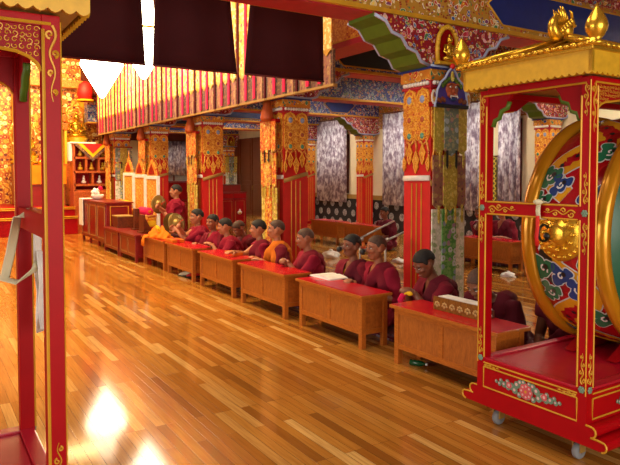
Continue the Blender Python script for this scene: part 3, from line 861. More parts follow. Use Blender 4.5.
b = MB(); b.prism([(-.03, .05), (.1, .05), (-.03, .3)], 'y', -.12, .12); b.build('slope', M['brownwood'], t)
t = thing('wooden_stand', 'small brown wooden post stand beside the heap of orange cloth', 'stand', (3.66, 12.15, .502))
b = MB(); b.box(-.08, .08, -.1, .1, 0, .03); b.box(-.05, .05, -.06, .06, .03, .42, .008); b.build('post', M['brownwood'], t)

# ------------------------------------------------------------------ yellow thrones
def throne(label, y, h):
    t = thing('throne', label, 'throne', (3.99, y, 0), 0, 'yellow thrones behind the low units')
    b = MB(); b.box(.0, .32, -.36, .36, 0, .5, .01); b.build('base', M['redpanel'], t)
    b = MB(); b.box(.0, .24, -.33, .33, .5, .64, .04); b.build('seat_cushion', M['yellowcloth'], t)
    b = MB()
    for s in (-1, 1): b.box(.241, .299, s*.37-.03, s*.37+.03, .5, h-.065, .004)
    b.box(.24, .3, -.4, .4, h-.07, h, .006); b.build('back_frame', M['paper'], t)
    b = MB(); b.box(.255, .285, -.34, .34, .5, h-.07); b.build('back_panel', M['yellowpanel'], t)
    b = MB()
    P = [(-.3, 0), (.3, 0), (.3, .07), (.2, .2), (.1, .27), (0, .38), (-.1, .27), (-.2, .2), (-.3, .07)]
    b.prism([(a, h+c) for a, c in P], 'x', .255, .285); b.m(1)
    b.prism([(a*.6, h+.03+c*.6) for a, c in P], 'x', .245, .256)
    b.m(0)
    b.tube([(.27, 0, h+.36), (.27, 0, h+.52)], [.02, .003], 8); b.build('crest', [M['gilt'], M['redpanel']], t)
    for q in (-.34, .34):
        b = MB(); b.tube([(.0, q, .72), (.24, q, .74)], .035, 8); b.box(.0, .05, q-.03, q+.03, .5, .74); b.build('armrest', M['gilt'], t)
M['yellowpanel'] = brocade('yellow_woven_throne_back', '#cc821c', ['#e0b02c', '#c87a14', '#e8c040', '#c88c1c'], 14, '#e8c860')
throne('yellow panelled throne nearest the cymbal monk', 12.98, 1.56)
throne('middle yellow panelled throne of the three', 13.82, 1.59)
throne('yellow panelled throne farthest from the monks', 14.68, 1.63)
def bolster(label, loc, r, m, rz=0, name='cushion'):
    t = thing(name, label, 'cushion', loc, rz)
    b = MB(); b.tube([(0, -.3, 0), (0, -.28, 0), (0, .28, 0), (0, .3, 0)], [r*.6, r, r, r*.6], 12); b.build('cover', M[m], t)
    b = MB()
    for s in (-1, 1): b.tube([(0, s*.29, 0), (0, s*.33, 0)], [r*.5, r*.2], 10)
    b.build('end_cap', M['saffron'], t)
bolster('magenta bolster laid across the yellow throne front', (4.08, 12.9, .82), .085, 'pink')
bolster('orange bolster under the magenta one', (4.06, 13.7, .74), .1, 'orangecloth')
bolster('red bolster by the far yellow throne', (4.06, 14.55, .74), .09, 'redwrap')
for i, (lab, loc, m) in enumerate((('round orange cushion on top of the far throne bolster', (4.05, 14.75, .92), 'orangecloth'), ('round yellow cushion beside the orange one on the far throne', (4.05, 14.35, .92), 'yellowcloth'))):
    t = thing('round_cushion', lab, 'cushion', loc)
    b = MB(); b.ell((0, 0, 0), (.17, .17, .085), 18, 10); b.build('cover', M[m], t)
    b = MB(); b.ell((0, 0, .085), (.02, .02, .012), 8, 5); b.build('button', M['redwrap'], t)

# ------------------------------------------------------------------ drum frames
def vine(b, f, L, r=.006, n=3, h=.022):
    """scrolling vine along +u from 0 to L; f maps (u, v) to xyz"""
    pts = [(L*i/24, h*.5*math.sin(i/24*n*2*PI)*(1-.6*i/24)) for i in range(25)]
    b.tube([f(u, v) for u, v in pts], [r*(1-.7*i/24) for i in range(25)], 5)
    for k in range(n*2):
        u0 = L*(k+.5)/(n*2); s = 1 if k % 2 else -1; sc = h*(1-.55*k/(n*2))
        sp = []
        for i in range(15):
            a = i/14*2.2*PI; rr = sc*.62*(1-i/17)
            sp.append((u0+rr*math.cos(a)-sc*.1, s*(sc*.35)+s*rr*math.sin(a)))
        b.tube([f(u, v) for u, v in sp], [r*.95*(1-.5*i/14) for i in range(15)], 5)

def flower_spray(b, f):
    """rose with leafy sprays; 0 leaf 1 rose 2 outline"""
    def disc(u, v, r, m, d, k=10):
        b.m(m)
        b.face([b.bm.verts.new(f(u+r*math.cos(2*PI*i/k)*1.0, v+r*math.sin(2*PI*i/k), d)) for i in range(k)])
    for s in (-1, 1):
        for i, (u, v, r) in enumerate(((.07, .02, .024), (.085, -.018, .022), (.11, .0, .024), (.14, .02, .016), (.135, -.012, .02), (.165, -.004, .02), (.19, .014, .014), (.2, -.008, .015), (.225, .0, .012), (.045, .04, .02), (.05, -.035, .018), (.02, .047, .016))):
            disc(s*u, v, r, 0, .002+.0002*i, 7)
            disc(s*u+.003, v+.003, r*.45, 2, .0035+.0002*i, 6)
        disc(s*.125, .004, .02, 1, .007); disc(s*.125, .004, .009, 2, .008)
    disc(0, 0, .05, 0, .006, 12)
    for k in range(8): disc(.032*math.cos(k*PI/4), .032*math.sin(k*PI/4), .017, 1, .008+.0001*k, 8)
    for k in range(8): disc(.032*math.cos(k*PI/4), .032*math.sin(k*PI/4), .007, 2, .0095, 6)
    disc(0, 0, .02, 1, .0105); disc(0, 0, .009, 3, .0115)

M['leaf'] = plain('sage_leaf_paint', '#6c8a74', .35); M['rose'] = plain('pink_rose_paint', '#d0545c', .35)
M['roseoutline'] = plain('pale_rose_outline', '#d8b4b0', .35)
HX, HY = 1.11, .385        # half spacing of the posts' outer faces
def make_drum_frame(label):
    t = thing('drum_frame', label, 'drum frame')
    # base: panelled box, stepped plinth with round noses
    b = MB()
    prof = [(-HY, .4), (-HY, .25)]
    def nose(y0, z1, r, s):
        return [(y0+s*r*math.sin(a), z1-r+r*math.cos(a)) for a in [i*PI/6 for i in range(7)]]
    half = [(HY-.0, .42), (HY, .245)] + nose(HY+.03, .245, .03, 1) + [(HY+.07, .185)] + nose(HY+.095, .185, .028, 1)[1:] + [(HY+.1, .128)]
    P = half + [(-y, z) for y, z in half[::-1]]
    b.prism(P, 'x', -HX, HX); b.build('base', M['red'], t)
    b = MB(); b.box(-HX+.07, HX-.07, -HY+.07, HY-.07, .419, .424); b.build('base_top', M['pinktop'], t)
    b = MB()
    for s in (-1, 1):
        b.box(s*(HX-.035)-.03, s*(HX-.035)+.03, -HY+.01, HY-.01, .42, .437, .004)
    for s in (-1, 1): b.box(-HX+.01, HX-.01, s*(HY-.035)-.03, s*(HY-.035)+.03, .42, .437, .004)
    b.build('top_rim', M['pinktop'], t)
    b = MB(); r = .0055
    for s in (-1, 1):
        x = s*(HX+.001)
        b.tube([(x, -HY+.055, .405), (x, HY-.055, .405)], r, 5); b.tube([(x, -HY+.055, .378), (x, HY-.055, .378)], r, 5)
        b.tube([(x, -HY+.055, .378), (x, -HY+.055, .25), (x, HY-.055, .25), (x, HY-.055, .378)], r, 5)
        for q in (-1, 1):
            b.tube([(x, q*y, z) for y, z in half[1:]], r, 5)
        y = s*(HY+.001)
        b.tube([(-HX+.055, y, .405), (HX-.055, y, .405)], r, 5); b.tube([(-HX+.055, y, .378), (HX-.055, y, .378)], r, 5)
        b.tube([(-HX+.055, y, .378), (-HX+.055, y, .265), (HX-.055, y, .265), (HX-.055, y, .378)], r, 5)
    for s in (-1, 1):
        for q in (-1, 1):
            vine(b, (lambda s, q: lambda u, v: (s*(HX+.002), q*(HY-.06-u), .391+v*.45))(s, q), .12, .004, 2, .02)
    b.build('gold_lines', M['yellowline'], t)
    for s in (-1, 1):
        b = MB(); flower_spray(b, lambda u, v, d, s=s: (s*(HX+.001+d), -s*u, .313+v)); b.build('painted_flowers', [M['leaf'], M['rose'], M['roseoutline'], M['yellowline']], t)
        for xo in (-.6, .1, .75):
            b = MB(); flower_spray(b, lambda u, v, d, s=s, xo=xo: (s*u+xo, s*(HY+.001+d), .32+v)); b.build('painted_flowers', [M['leaf'], M['rose'], M['roseoutline'], M['yellowline']], t)
    # posts
    for sx in (-1, 1):
        for sy in (-1, 1):
            xa, xb = sorted((sx*HX, sx*(HX-.06))); ya, yb = sorted((sy*HY, sy*(HY-.06)))
            b = MB(); b.box(xa, xb, ya, yb, .42, 2.12, .003); p = b.build('post', M['red'], t)
            b = MB(); r = .0055
            for z0, z1 in ((.44, 1.35), (1.425, 2.02)):
                b.tube([(sx*(HX+.001), sy*(HY-.056), z0), (sx*(HX+.001), sy*(HY-.056), z1)], r, 5)
            b.tube([(sx*(HX-.056), sy*(HY+.001), .44), (sx*(HX-.056), sy*(HY+.001), 2.07)], r, 5)
            b.tube([(sx*(HX+.001), sy*(HY-.004), .4), (sx*(HX+.001), sy*(HY-.004), 2.1)], .004, 5)
            for (zc, sg) in ((.46, 1), (1.335, -1), (1.44, 1), (2.08, -1)):
                vine(b, (lambda u, v, sx=sx, sy=sy, zc=zc, sg=sg: (sx*(HX+.002), sy*(HY-.026)+v, zc+sg*u)), .17, .0045, 2, .02)
            for (zc, sg, L_, q_) in ((.46, 1, .17, .0045), (2.085, -1, .26, .0062)):
                vine(b, (lambda u, v, sx=sx, sy=sy, zc=zc, sg=sg: (sx*(HX-.026)+v, sy*(HY+.002), zc+sg*u)), L_, q_, 2, .024)
            b.build('gold_scrollwork', M['yellowline'], p)
            for zc in (.43, 1.388):
                b = MB()
                b.ell((sx*(HX+.003), sy*(HY-.028), zc), (.005, .012, .012), 8, 6)
                for k in range(6):
                    a = k*PI/3
                    b.ell((sx*(HX+.003), sy*(HY-.028)+.012*math.cos(a), zc+.012*math.sin(a)), (.005, .009, .009), 7, 5)
                b.build('painted_rosette', M['leaf'], p)
            b = MB(); b.ell((sx*(HX-.028), sy*(HY+.003), .43), (.012, .005, .012), 8, 6)
            for k in range(6): b.ell((sx*(HX-.028)+.012*math.cos(k*PI/3), sy*(HY+.003), .43+.012*math.sin(k*PI/3)), (.009, .005, .009), 7, 5)
            b.build('painted_rosette', M['leaf'], p)
    # rails
    for sx in (-1, 1):
        x0, x1 = sorted((sx*(HX-.002), sx*(HX-.055)))
        b = MB(); b.box(x0, x1, -HY+.06, HY-.06, 1.346, 1.432, .003); p = b.build('middle_rail', M['red'], t)
        b = MB()
        for z in (1.351, 1.427): b.tube([(sx*(HX+.001), -HY+.07, z), (sx*(HX+.001), HY-.07, z)], .0055, 5)
        for q in (-1, 1): vine(b, (lambda u, v, q=q, sx=sx: (sx*(HX+.002), q*(HY-.085-u), 1.388+v)), .2, .005, 2, .03)
        b.build('gold_scrollwork', M['yellowline'], p)
        b = MB(); b.box(x0, x1, -HY+.06, HY-.06, 2.08, 2.13, .003); p = b.build('top_rail', M['red'], t)
        b = MB(); b.tube([(sx*(HX+.001), -HY+.03, 2.086), (sx*(HX+.001), HY-.03, 2.086)], .0055, 5); b.build('gold_line', M['yellowline'], p)
        for q in (-1, 1):
            Q = [(HY-.06, 2.082), (HY-.06, 1.90), (HY-.08, 1.90), (HY-.095, 1.94), (HY-.13, 1.952), (HY-.145, 1.995), (HY-.19, 2.01), (HY-.205, 2.045), (HY-.235, 2.082)]
            b = MB(); b.prism([(q*y, z) for y, z in Q], 'x', x0+.012, x1-.012); br = b.build('corner_bracket', M['redpanel'], t)
            b = MB(); b.tube([((x0+x1)/2, q*(y-.004), z-.006) for y, z in Q[2:-1]], (.016), 6); b.build('green_edge', M['green'], br)
    for sy in (-1, 1):
        y0, y1 = sorted((sy*(HY-.002), sy*(HY-.055)))
        b = MB(); b.box(-HX+.06, HX-.06, y0, y1, 2.082, 2.12, .003); p = b.build('top_rail', M['red'], t)
        b = MB(); b.tube([(-HX+.03, sy*(HY+.001), 2.09), (HX-.03, sy*(HY+.001), 2.09)], .0055, 5); b.build('gold_line', M['yellowline'], p)
        for q in (-1, 1):
            Q = [(HX-.06, 2.083), (HX-.06, 1.93), (HX-.075, 1.955), (HX-.1, 1.975), (HX-.14, 1.99), (HX-.19, 1.995), (HX-.3, 2.01), (HX-.42, 2.083)]
            b = MB(); b.prism([(q*x, z) for x, z in Q], 'y', y0+.012, y1-.012); br = b.build('corner_bracket', M['redpanel'], t)
            b = MB()
            for kx in range(12):
                for kz in range(5):
                    u, z = HX-.075-kx*.023, 2.07-kz*.021
                    if z < 1.99+.004*kx-(.02 if kx < 2 else 0): continue
                    sp = [(q*(u+.011*(1-i/13)*math.cos(i*.6+kx+kz*2)), sy*(HY-.012), z+.0105*(1-i/13)*math.sin(i*.6+kx+kz*2)) for i in range(11)]
                    b.tube(sp, .0019, 4)
            b.tube([(q*x, sy*(HY-.012), z) for x, z in Q[1:-1]], .006, 5)
            b.build('gold_arabesque', M['yellowline'], br)
    # canopy: scalloped fringe board, moulding, tiled hip roof
    EX, EY = HX+.09, HY+.058
    b = MB(); n = 14
    def scallop(L, k):
        pts = [(-L, 2.243), (L, 2.243)]
        m_ = k*4
        for i in range(m_+1):
            u = L-2*L*i/m_
            pts.append((u, 2.118+.014*(1-abs(math.sin(i*PI/4)))))
        return pts
    for s in (-1, 1):
        b.prism(scallop(EY, 20), 'x', *sorted((s*EX, s*(EX-.02))))
        b.prism(scallop(EX, 52), 'y', *sorted((s*EY, s*(EY-.02))))
    b.build('fringe_board', M['ochre'], t)
    b = MB(); b.box(-EX-.012, EX+.012, -EY-.012, EY+.012, 2.24, 2.26, .004); b.build('moulding', M['gold'], t)
    b = MB(); b.box(-EX+.02, EX-.02, -EY+.02, EY-.02, 2.2, 2.212); b.build('soffit', M['tan'], t)
    b = MB(); b.box(-EX+.03, EX-.03, -EY+.03, EY-.03, 2.13, 2.2); b.build('inner_frieze', M['tan'], t)
    # roof
    b = MB(); rx, rz_ = HX-.30, 2.40
    V = lambda *p: b.bm.verts.new(p)
    e = [V(-EX, -EY, 2.262), V(EX, -EY, 2.262), V(EX, EY, 2.262), V(-EX, EY, 2.262)]; r_ = [V(-rx, 0, rz_), V(rx, 0, rz_)]
    b.face([e[0], e[1], r_[1], r_[0]]); b.face([e[2], e[3], r_[0], r_[1]]); b.face([e[3], e[0], r_[0]]); b.face([e[1], e[2], r_[1]]); b.face(e[::-1])
    def slope(x, y):  # point on roof at eave param
        return None
    k = 6
    for s in (-1, 1):
        for i in range(k):                        # ribs on the hip ends
            y = -EY+.05+i*(2*EY-.1)/(k-1); f = abs(y)/EY
            b.tube([(s*(EX+.012), y, 2.268), (s*(rx+(EX-rx)*f+.001), y, 2.27+(rz_-2.262)*(1-f))], .011, 6)
        for i in range(25):
            x = -EX+.05+i*(2*EX-.1)/24
            f = min(1.0, max(0, (EX-abs(x))/(EX-rx)))
            b.tube([(x, s*(EY+.012), 2.268), (x, s*EY*(1-f), 2.27+(rz_-2.262)*f)], .011, 6)
        for q in (-1, 1):
            b.tube([(s*(EX+.02), q*(EY+.02), 2.275), (s*rx, 0, rz_+.012)], .02, 8)
    b.tube([(-rx, 0, rz_+.03), (rx, 0, rz_+.02)], .03, 8)
    b.build('tiled_roof', M['gold'], t)
    b = MB()                                      # drip tiles: wavy lip along the eaves
    for s in (-1, 1):
        for i in range(22):
            y = -EY+.02+i*(2*EY-.04)/21
            b.ell((s*(EX+.012), y, 2.272), (.012, .022, .011 if i % 2 else .016), 8, 6)
        for i in range(49):
            x = -EX+.03+i*(2*EX-.06)/48
            b.ell((x, s*(EY+.012), 2.272), (.026, .012, .011 if i % 2 else .016), 8, 6)
    b.build('drip_tiles', M['gold'], t)
    for sx in (-1, 1):
        for sy in (-1, 1):
            b = MB(); b.lathe([(.0, 2.255), (.034, 2.258), (.038, 2.272), (.02, 2.284), (.036, 2.3), (.052, 2.33), (.056, 2.352), (.05, 2.38), (.034, 2.412), (.014, 2.442), (.001, 2.47)], (sx*(EX-.002), sy*(EY+.02), 0), 18)
            b.build('corner_finial', M['gold'], t)
        # ridge ornament: curled beast head
        b = MB(); x = sx*(rx+.02)
        sp = [(x+sx*(.03+.06*math.sin(a)), 0, rz_+.08-.06*math.cos(a)) for a in [i*.42 for i in range(10)]]
        b.tube(sp, [.034, .038, .038, .034, .03, .026, .021, .016, .01, .004], 8)
        b.ell((x-sx*.045, 0, rz_+.07), (.045, .035, .05)); b.ell((x-sx*.075, 0, rz_+.115), (.03, .028, .026)); b.ell((x-sx*.105, 0, rz_+.105), (.022, .018, .014))
        for q in (-1, 1):
            b.tube([(x-sx*.06, q*.02, rz_+.13), (x-sx*.045, q*.03, rz_+.17), (x-sx*.02, q*.03, rz_+.18)], [.012, .009, .002], 6)
            for i in range(5): b.ell((x-sx*.05+sx*.022*i, q*.03, rz_+.12-.016*i), (.018, .012, .02), 8, 6)
        for i in range(6): b.tube([(x-sx*.05+sx*.016*i, 0, rz_+.1), (x-sx*.035+sx*.02*i, 0, rz_+.15+.025*math.sin(i*.8)), (x-sx*.02+sx*.022*i, 0, rz_+.19+.02*math.sin(i*1.1))], [.014, .012, .002], 6)
        b.build('ridge_ornament', M['gold'], t)
    # castors
    for sx in (-1, 1):
        for sy in (-1, 1):
            x, y = sx*(HX-.09), sy*(HY-.1)
            b = MB(); b.box(x-.035, x+.035, y-.035, y+.035, .118, .13)
            for q in (-1, 1): b.box(x-.022, x+.022, y+q*.024-.004, y+q*.024+.004, .045, .12)
            c = b.build('castor_fork', M['tan'], t)
            b = MB(); b.lathe([(.012, -.018), (.04, -.018), (.046, -.01), (.046, .01), (.04, .018), (.012, .018)], (x, y, .0465), 20, ROTX); b.m(1); b.lathe([(.016, -.021), (.016, .021)], (x, y, .0465), 12, ROTX)
            b.build('wheel', [M['rubber'], M['grey']], c)
    return t
fr = make_drum_frame('red drum frame on castors with gold canopy, right foreground, holding the great drum')
fr.location = (3.03+HX, 2.38, 0); fr['group'] = 'red drum frames'
fl = dup(fr, (.44-HX, 2.715, 0), 0, 'red drum frame with gold eave at the left edge, scarf tied on it')
fl.scale = (1, 1, 1.015)

# the great drum
DC = Vector((4.085, 2.38, 1.222)); DR = .755; DL = .243
t = thing('great_drum', 'great round drum painted with dragons inside the right drum frame', 'drum', DC)
def shell(a, v, d=0.0):
    r = DR-.035 + .035*(1-(v/DL)**2) + d
    return Vector((-r*math.cos(a), v, r*math.sin(a)))
b = MB(); n = 72
rings = [[shell(2*PI*j/n, -DL+2*DL*i/10) for j in range(n)] for i in range(11)]
b.loft(rings, cap=False); SH = b
for s in (-1, 1):
    b = MB(); b.lathe([(DR-.02+.045*math.cos(q*PI/7), .05*math.sin(q*PI/7)) for q in range(15)], (0, s*(DL+.012), 0), n, ROTX, cap=False); b.build('gold_rim', M['gold2'] if 'gold2' in M else plain('drum_rim_gold_paint', '#c98a1a', .22, .45, .05), t)
    b = MB(); b.lathe([(DR-.05, 0), (DR-.055, .02), (.001, .024)], (0, s*(DL+.0), 0), 64, Matrix.Rotation(-s*PI/2, 3, 'X')); b.build('drum_skin', M['dgreen'], t)
def decal(k, pts, d, width):
    """painted band on the shell along (a, v) points"""
    b = SH; b.m(k)
    L_, R_ = [], []
    for i, (a, v) in enumerate(pts):
        a1, v1 = pts[min(i+1, len(pts)-1)]; a0, v0 = pts[max(i-1, 0)]
        da, dv = (a1-a0)*DR, v1-v0; q = math.hypot(da, dv) or 1
        w = width[i] if isinstance(width, list) else width
        na, nv = -dv/q*w/DR, da/q*w
        L_.append(b.bm.verts.new(shell(a+na, max(-DL+.02, min(DL-.02, v+nv)), d))); R_.append(b.bm.verts.new(shell(a-na, max(-DL+.02, min(DL-.02, v-nv)), d)))
    for i in range(len(pts)-1): b.face([L_[i], L_[i+1], R_[i+1], R_[i]])
def dblob(mi_, a, v, r, d, k=14, lob=0, ph=0):
    b = SH; b.m(mi_)
    b.face([b.bm.verts.new(shell(a+(r*(1+.13*math.cos(lob*x+ph)))*math.cos(x)/DR, max(-DL+.015, min(DL-.015, v+r*(1+.13*math.cos(lob*x+ph))*math.sin(x))), d)) for x in [2*PI*i/k for i in range(k)]])
o_, y_, m_, g_, bl_ = 1, 2, 3, 4, 5
for a0, sg in ((.95, 1), (-.85, -1), (2.3, 1), (-2.3, -1)):
    P = [(a0-.62+1.25*i/40, .13*math.sin(i/40*3.2*PI*sg)) for i in range(41)]
    W = [.035+.065*math.sin(PI*min(1, (i+4)/44)) for i in range(41)]
    decal(o_, P, .002, [w+.008 for w in W]); decal(y_, P, .004, W)
    for i in range(3, 40, 3): dblob(m_, P[i][0], P[i][1], .014, .006, 6)
    ha, hv = P[-1]
    dblob(o_, ha+.06, hv, .1, .003, 18, 5); dblob(y_, ha+.06, hv, .085, .005, 18, 5); dblob(m_, ha+.03, hv+.05, .055, .0065, 16, 7); dblob(o_, ha+.09, hv-.02, .02, .007); dblob(m_, ha+.09, hv-.02, .009, .008)
    for q in range(4):
        decal(m_, [(ha-.05-.05*q+.02*i, hv+.1-.03*q+.02*i) for i in range(6)], .006, [.022, .02, .017, .012, .007, .002])
for i, (a, v, r, c) in enumerate(((.36, -.16, .05, 0), (.5, .15, .055, 1), (.42, .05, .045, 0), (.28, .17, .04, 1), (-.3, .15, .06, 1), (-.34, .02, .05, 0), (-.28, -.17, .05, 1), (-.46, -.08, .05, 0), (-.52, .13, .05, 1), (.75, -.18, .05, 1), (-1.1, .18, .05, 0),
        (-.75, -.17, .055, 1), (1.25, .17, .05, 0), (1.35, -.15, .05, 1), (-1.4, -.1, .05, 1), (2.0, .17, .05, 0), (2.8, 0, .06, 1), (-2.8, .1, .06, 0), (3.1, -.1, .05, 1))):
    for (da, dv, k) in ((0, 0, 1), (.06, .035, .7), (-.05, .04, .75), (.03, -.05, .65)):
        dblob(o_, a+da, v+dv, r*k+.007, .006+.0003*i, 22, 3, i)
    for q, (da, dv, k) in enumerate(((0, 0, 1), (.06, .035, .7), (-.05, .04, .75), (.03, -.05, .65))): dblob(g_ if c else bl_, a+da, v+dv, r*k, .008+.0003*i+.0001*q, 22, 3, i)
    decal(o_, [(a+r*.6*(1-q/10)*math.cos(q*.75+i)/DR, v+r*.6*(1-q/10)*math.sin(q*.75+i)) for q in range(10)], .0105+.0003*i, .006)
    dblob(m_, a+.02, v-.02, r*.3, .011+.0003*i)
SH.build('shell', [M['drum'], M['outline'], M['dragon'], M['ink'], M['cloudgreen'], M['cloudblue']], t)
for a0, lab in ((.02, 0), (PI, 1)):
    b = MB(); c = shell(a0, 0, 0); out = Vector((-math.cos(a0), 0, math.sin(a0)))
    rot = out.to_track_quat('Z', 'Y').to_matrix()
    b.lathe([(.0, .0), (.165, .0), (.172, .008), (.165, .018), (.15, .02), (.12, .034), (.075, .046), (.07, .056), (.04, .066), (.001, .068)], c-out*.006, 36, rot)
    for i in range(24):
        q = 2*PI*i/24; b.ell(c+rot @ Vector((.145*math.cos(q), .145*math.sin(q), .014)), (.014, .014, .014), 8, 6)
    for i in range(12):
        q = 2*PI*i/12; b.ell(c+rot @ Vector((.1*math.cos(q), .1*math.sin(q), .034)), (.02, .02, .014), 8, 6)
    bs = b.build('gold_boss', M['gold'], t)
    b = MB(); b.tube([c+out*.05+rot @ Vector((0, .05*math.cos(x)+.0, .035+.05*math.sin(x)))+Vector((0, .06, .0)) for x in [2*PI*i/20 for i in range(21)]], .008, 8); b.ell(c+out*.055+Vector((0, .06, -.02)), .022, 10, 7)
    b.build('iron_ring', M['black'], bs)
b = MB()
for s in (-1, 1): b.prism([(-.45, -.79), (.45, -.79), (.3, -.71), (.12, -.755), (-.12, -.755), (-.3, -.71)], 'y', s*.15-.03, s*.15+.03)
cr = b.build('cradle', M['redpanel'], t)
# scarves
def ribbon(b, pts, w, up, th=.004):
    b.tube(pts, [(w, th)]*len(pts), 8, up=up)
t = thing('ceremonial_scarf', 'pale scarf knotted round the middle rail of the right drum frame', 'scarf', (3.02, 2.30, 1.39))
b = MB(); ribbon(b, [(-.012, -.0, .045), (-.018, 0, .0), (-.012, 0, -.045), (.04, 0, -.05), (.075, 0, 0), (.04, 0, .05), (-.012, 0, .045)], .016, (0, 1, 0)); b.ell((-.018, .0, .05), (.02, .03, .016)); b.build('loop', M['sash'], t)
b = MB(); ribbon(b, [(-.02, .0, -.03), (-.026, -.006, -.09), (-.022, .004, -.15), (-.026, -.004, -.2)], .013, (0, 1, 0)); b.build('red_tail', M['redwrap'], t)
t = thing('ceremonial_scarf', 'cream silk scarf looped over the middle rail of the left drum frame', 'scarf', (.40, 2.90, 1.388))
b = MB(); ribbon(b, [(.038, .05, .02), (.04, -.02, .042), (.0, -.05, .048), (-.04, -.03, .03), (-.06, .03, -.12), (-.085, .05, -.24), (-.04, .0, -.25), (.02, -.03, -.2), (.044, -.02, -.17)], .022, (1, .2, .5)); b.build('loop', M['sash'], t)
b = MB(); ribbon(b, [(.04, -.02, .0), (.042, .0, -.09), (.045, .02, -.2), (.05, -.01, -.3), (.04, -.04, -.4), (.045, -.02, -.47)], .02, (1, .4, 0)); ribbon(b, [(.046, -.03, -.12), (.05, -.06, -.25), (.046, -.03, -.36), (.05, -.07, -.45)], .016, (1, .4, 0)); b.build('tail', M['paper'], t)

# ------------------------------------------------------------------ props on and near the desks
t = thing('open_book', 'white open book on the second prayer desk', 'book', (3.70, 5.46, .5025))
b = MB(); b.box(-.12, .12, -.19, .19, 0, .006); b.build('cover', M['paper'], t)
b = MB()
for s in (-1, 1):
    P = [(s*.002, .006), (s*.19*.98, .006), (s*.185, .012), (s*.1, .026), (s*.03, .03), (s*.002, .018)]
    b.prism(P, 'x', -.115, .115)
b.build('pages', M['paper'], t)
t = thing('scripture_rack', 'carved wooden scripture rack with loose white sheets on the nearest desk', 'book rack', (3.6, 3.46, .503))
b = MB(); b.box(-.055, -.04, -.25, .25, 0, .105, .002); b.m(1)
for i in range(6):
    y = -.205+i*.082
    for q in range(5): b.ell((-.056, y+.022*math.cos(q*PI/4), .04+.022*math.sin(q*PI/4)), (.005, .011, .011), 8, 6)
    b.ell((-.058, y, .032), (.006, .012, .014), 8, 6)
b.build('carved_front', [M['carved'] if 'carved' in M else wood('carved_gilt_wood', '#8c5a1c', '#5c3410', (1, 5, 1)), plain('pale_carved_lotus', '#b08a50', .5)], t)
b = MB(); b.box(-.04, .1, -.25, .25, 0, .012); b.box(.09, .1, -.25, .25, .012, .06); b.build('tray', M['brownwood'], t)
b = MB()
for i in range(6): b.box(-.035+.002*i, .085, -.24+.01*(i % 3), .22+.008*(i % 4), .013+.016*i, .013+.016*i+.012)
b.build('paper_sheets', M['paper'], t)
t = thing('orange_robe_heap', 'crumpled orange cloth heaped on the sixth desk', 'cloth', (3.56, 10.42, .503))
b = MB(); n = 40; rows = []
for i in range(9):
    u = i/8; r = []
    for j in range(n):
        a = 2*PI*j/n; w = 1+.12*math.sin(a*5+u*4)+.08*math.sin(a*9-u*7)
        r.append((.15*w*(1-u**2*.8)*math.cos(a), .42*w*(1-u**2*.75)*math.sin(a), .17*u*(1+.25*math.sin(a*3+1))))
    rows.append(r)
b.loft(rows); b.tube([(-.1, .3, .02), (-.18, .34, .0), (-.2, .36, -.08), (-.2, .37, -.16)], [(.08, .02)]*4, 8, up=(0, 1, 0)); b.build('folds', M['orangecloth'], t)
b = MB(); b.tube([(-.1, -.2, .14), (-.05, 0, .18), (.02, .2, .15)], [.04, .05, .035], 8, flat=.6); b.build('yellow_fold', M['yellowcloth'], t)
t = thing('offering_tray', 'orange wrapped tray of sheets on the fifth desk before the cymbal', 'tray', (3.52, 9.62, .503))
b = MB(); b.box(-.1, .1, -.16, .16, 0, .05, .008); b.build('wrapped_book', M['saffron'], t)
b = MB(); b.box(-.02, .02, -.165, .165, .0, .054); b.build('strap', M['redwrap'], t)
t = thing('prayer_book', 'small orange bundled book under the stretched hand on the fourth desk', 'book', (3.66, 7.72, .503))
b = MB(); b.box(-.06, .06, -.17, .17, 0, .035, .006); b.build('bundle', M['saffron'], t)
b = MB(); b.box(-.064, .064, -.02, .02, 0, .038); b.build('tie', M['redwrap'], t)
t = thing('prayer_bundle', 'yellow and pink cloth bundle in the hands of the monk at the nearest desk', 'bundle', (3.68, 4.15, .53))
b = MB(); b.ell((0, 0, .01), (.022, .035, .02)); b.tube([(0, .02, .015), (-.02, .05, .0)], [.014, .006], 8); b.build('yellow_cloth', M['yellowcloth'], t)
b = MB(); b.tube([(0, .04, .0), (.0, .085, -.01), (.0, .125, -.07), (.01, .13, -.14)], [.015, .025, .028, .012], 8, flat=.5); b.build('pink_cloth', M['pink'], t)
t = thing('bottle', 'green plastic bottle lying under the nearest prayer desk', 'bottle', (3.5, 3.85, 0), .5); t.scale = (.7, .7, .7)
b = MB(); b.lathe([(.02, -.09), (.034, -.085), (.036, .02), (.03, .06), (.014, .09), (.013, .11)], (0, 0, .037), 16, ROTX); b.build('body', M['bottle'], t)
b = MB(); b.lathe([(.016, .108), (.016, .13)], (0, 0, .037), 12, ROTX); b.build('cap', M['white'], t)
def shoe(label, x, y, rz, m):
    t = thing('shoe', label, 'shoe', (x, y, 0), rz)
    b = MB(); b.tube([(-.12, 0, .012), (-.08, 0, .012), (.05, 0, .012), (.1, 0, .012), (.13, 0, .012)], [(.02, .008), (.036, .012), (.045, .012), (.04, .012), (.02, .008)], 10, up=(0, 1, 0)); b.build('sole', M['black'], t)
    b = MB(); b.tube([(-.11, 0, .045), (-.06, 0, .055), (.03, 0, .045), (.08, 0, .035), (.12, 0, .025)], [.022, .034, .034, .028, .012], 10); b.build('upper', M[m], t)
shoe('red cloth shoe under the fifth desk', 3.62, 9.05, 2.8, 'redwrap')
shoe('pale slipper beside the red shoe under the fifth desk', 3.55, 9.2, 2.5, 'sash')
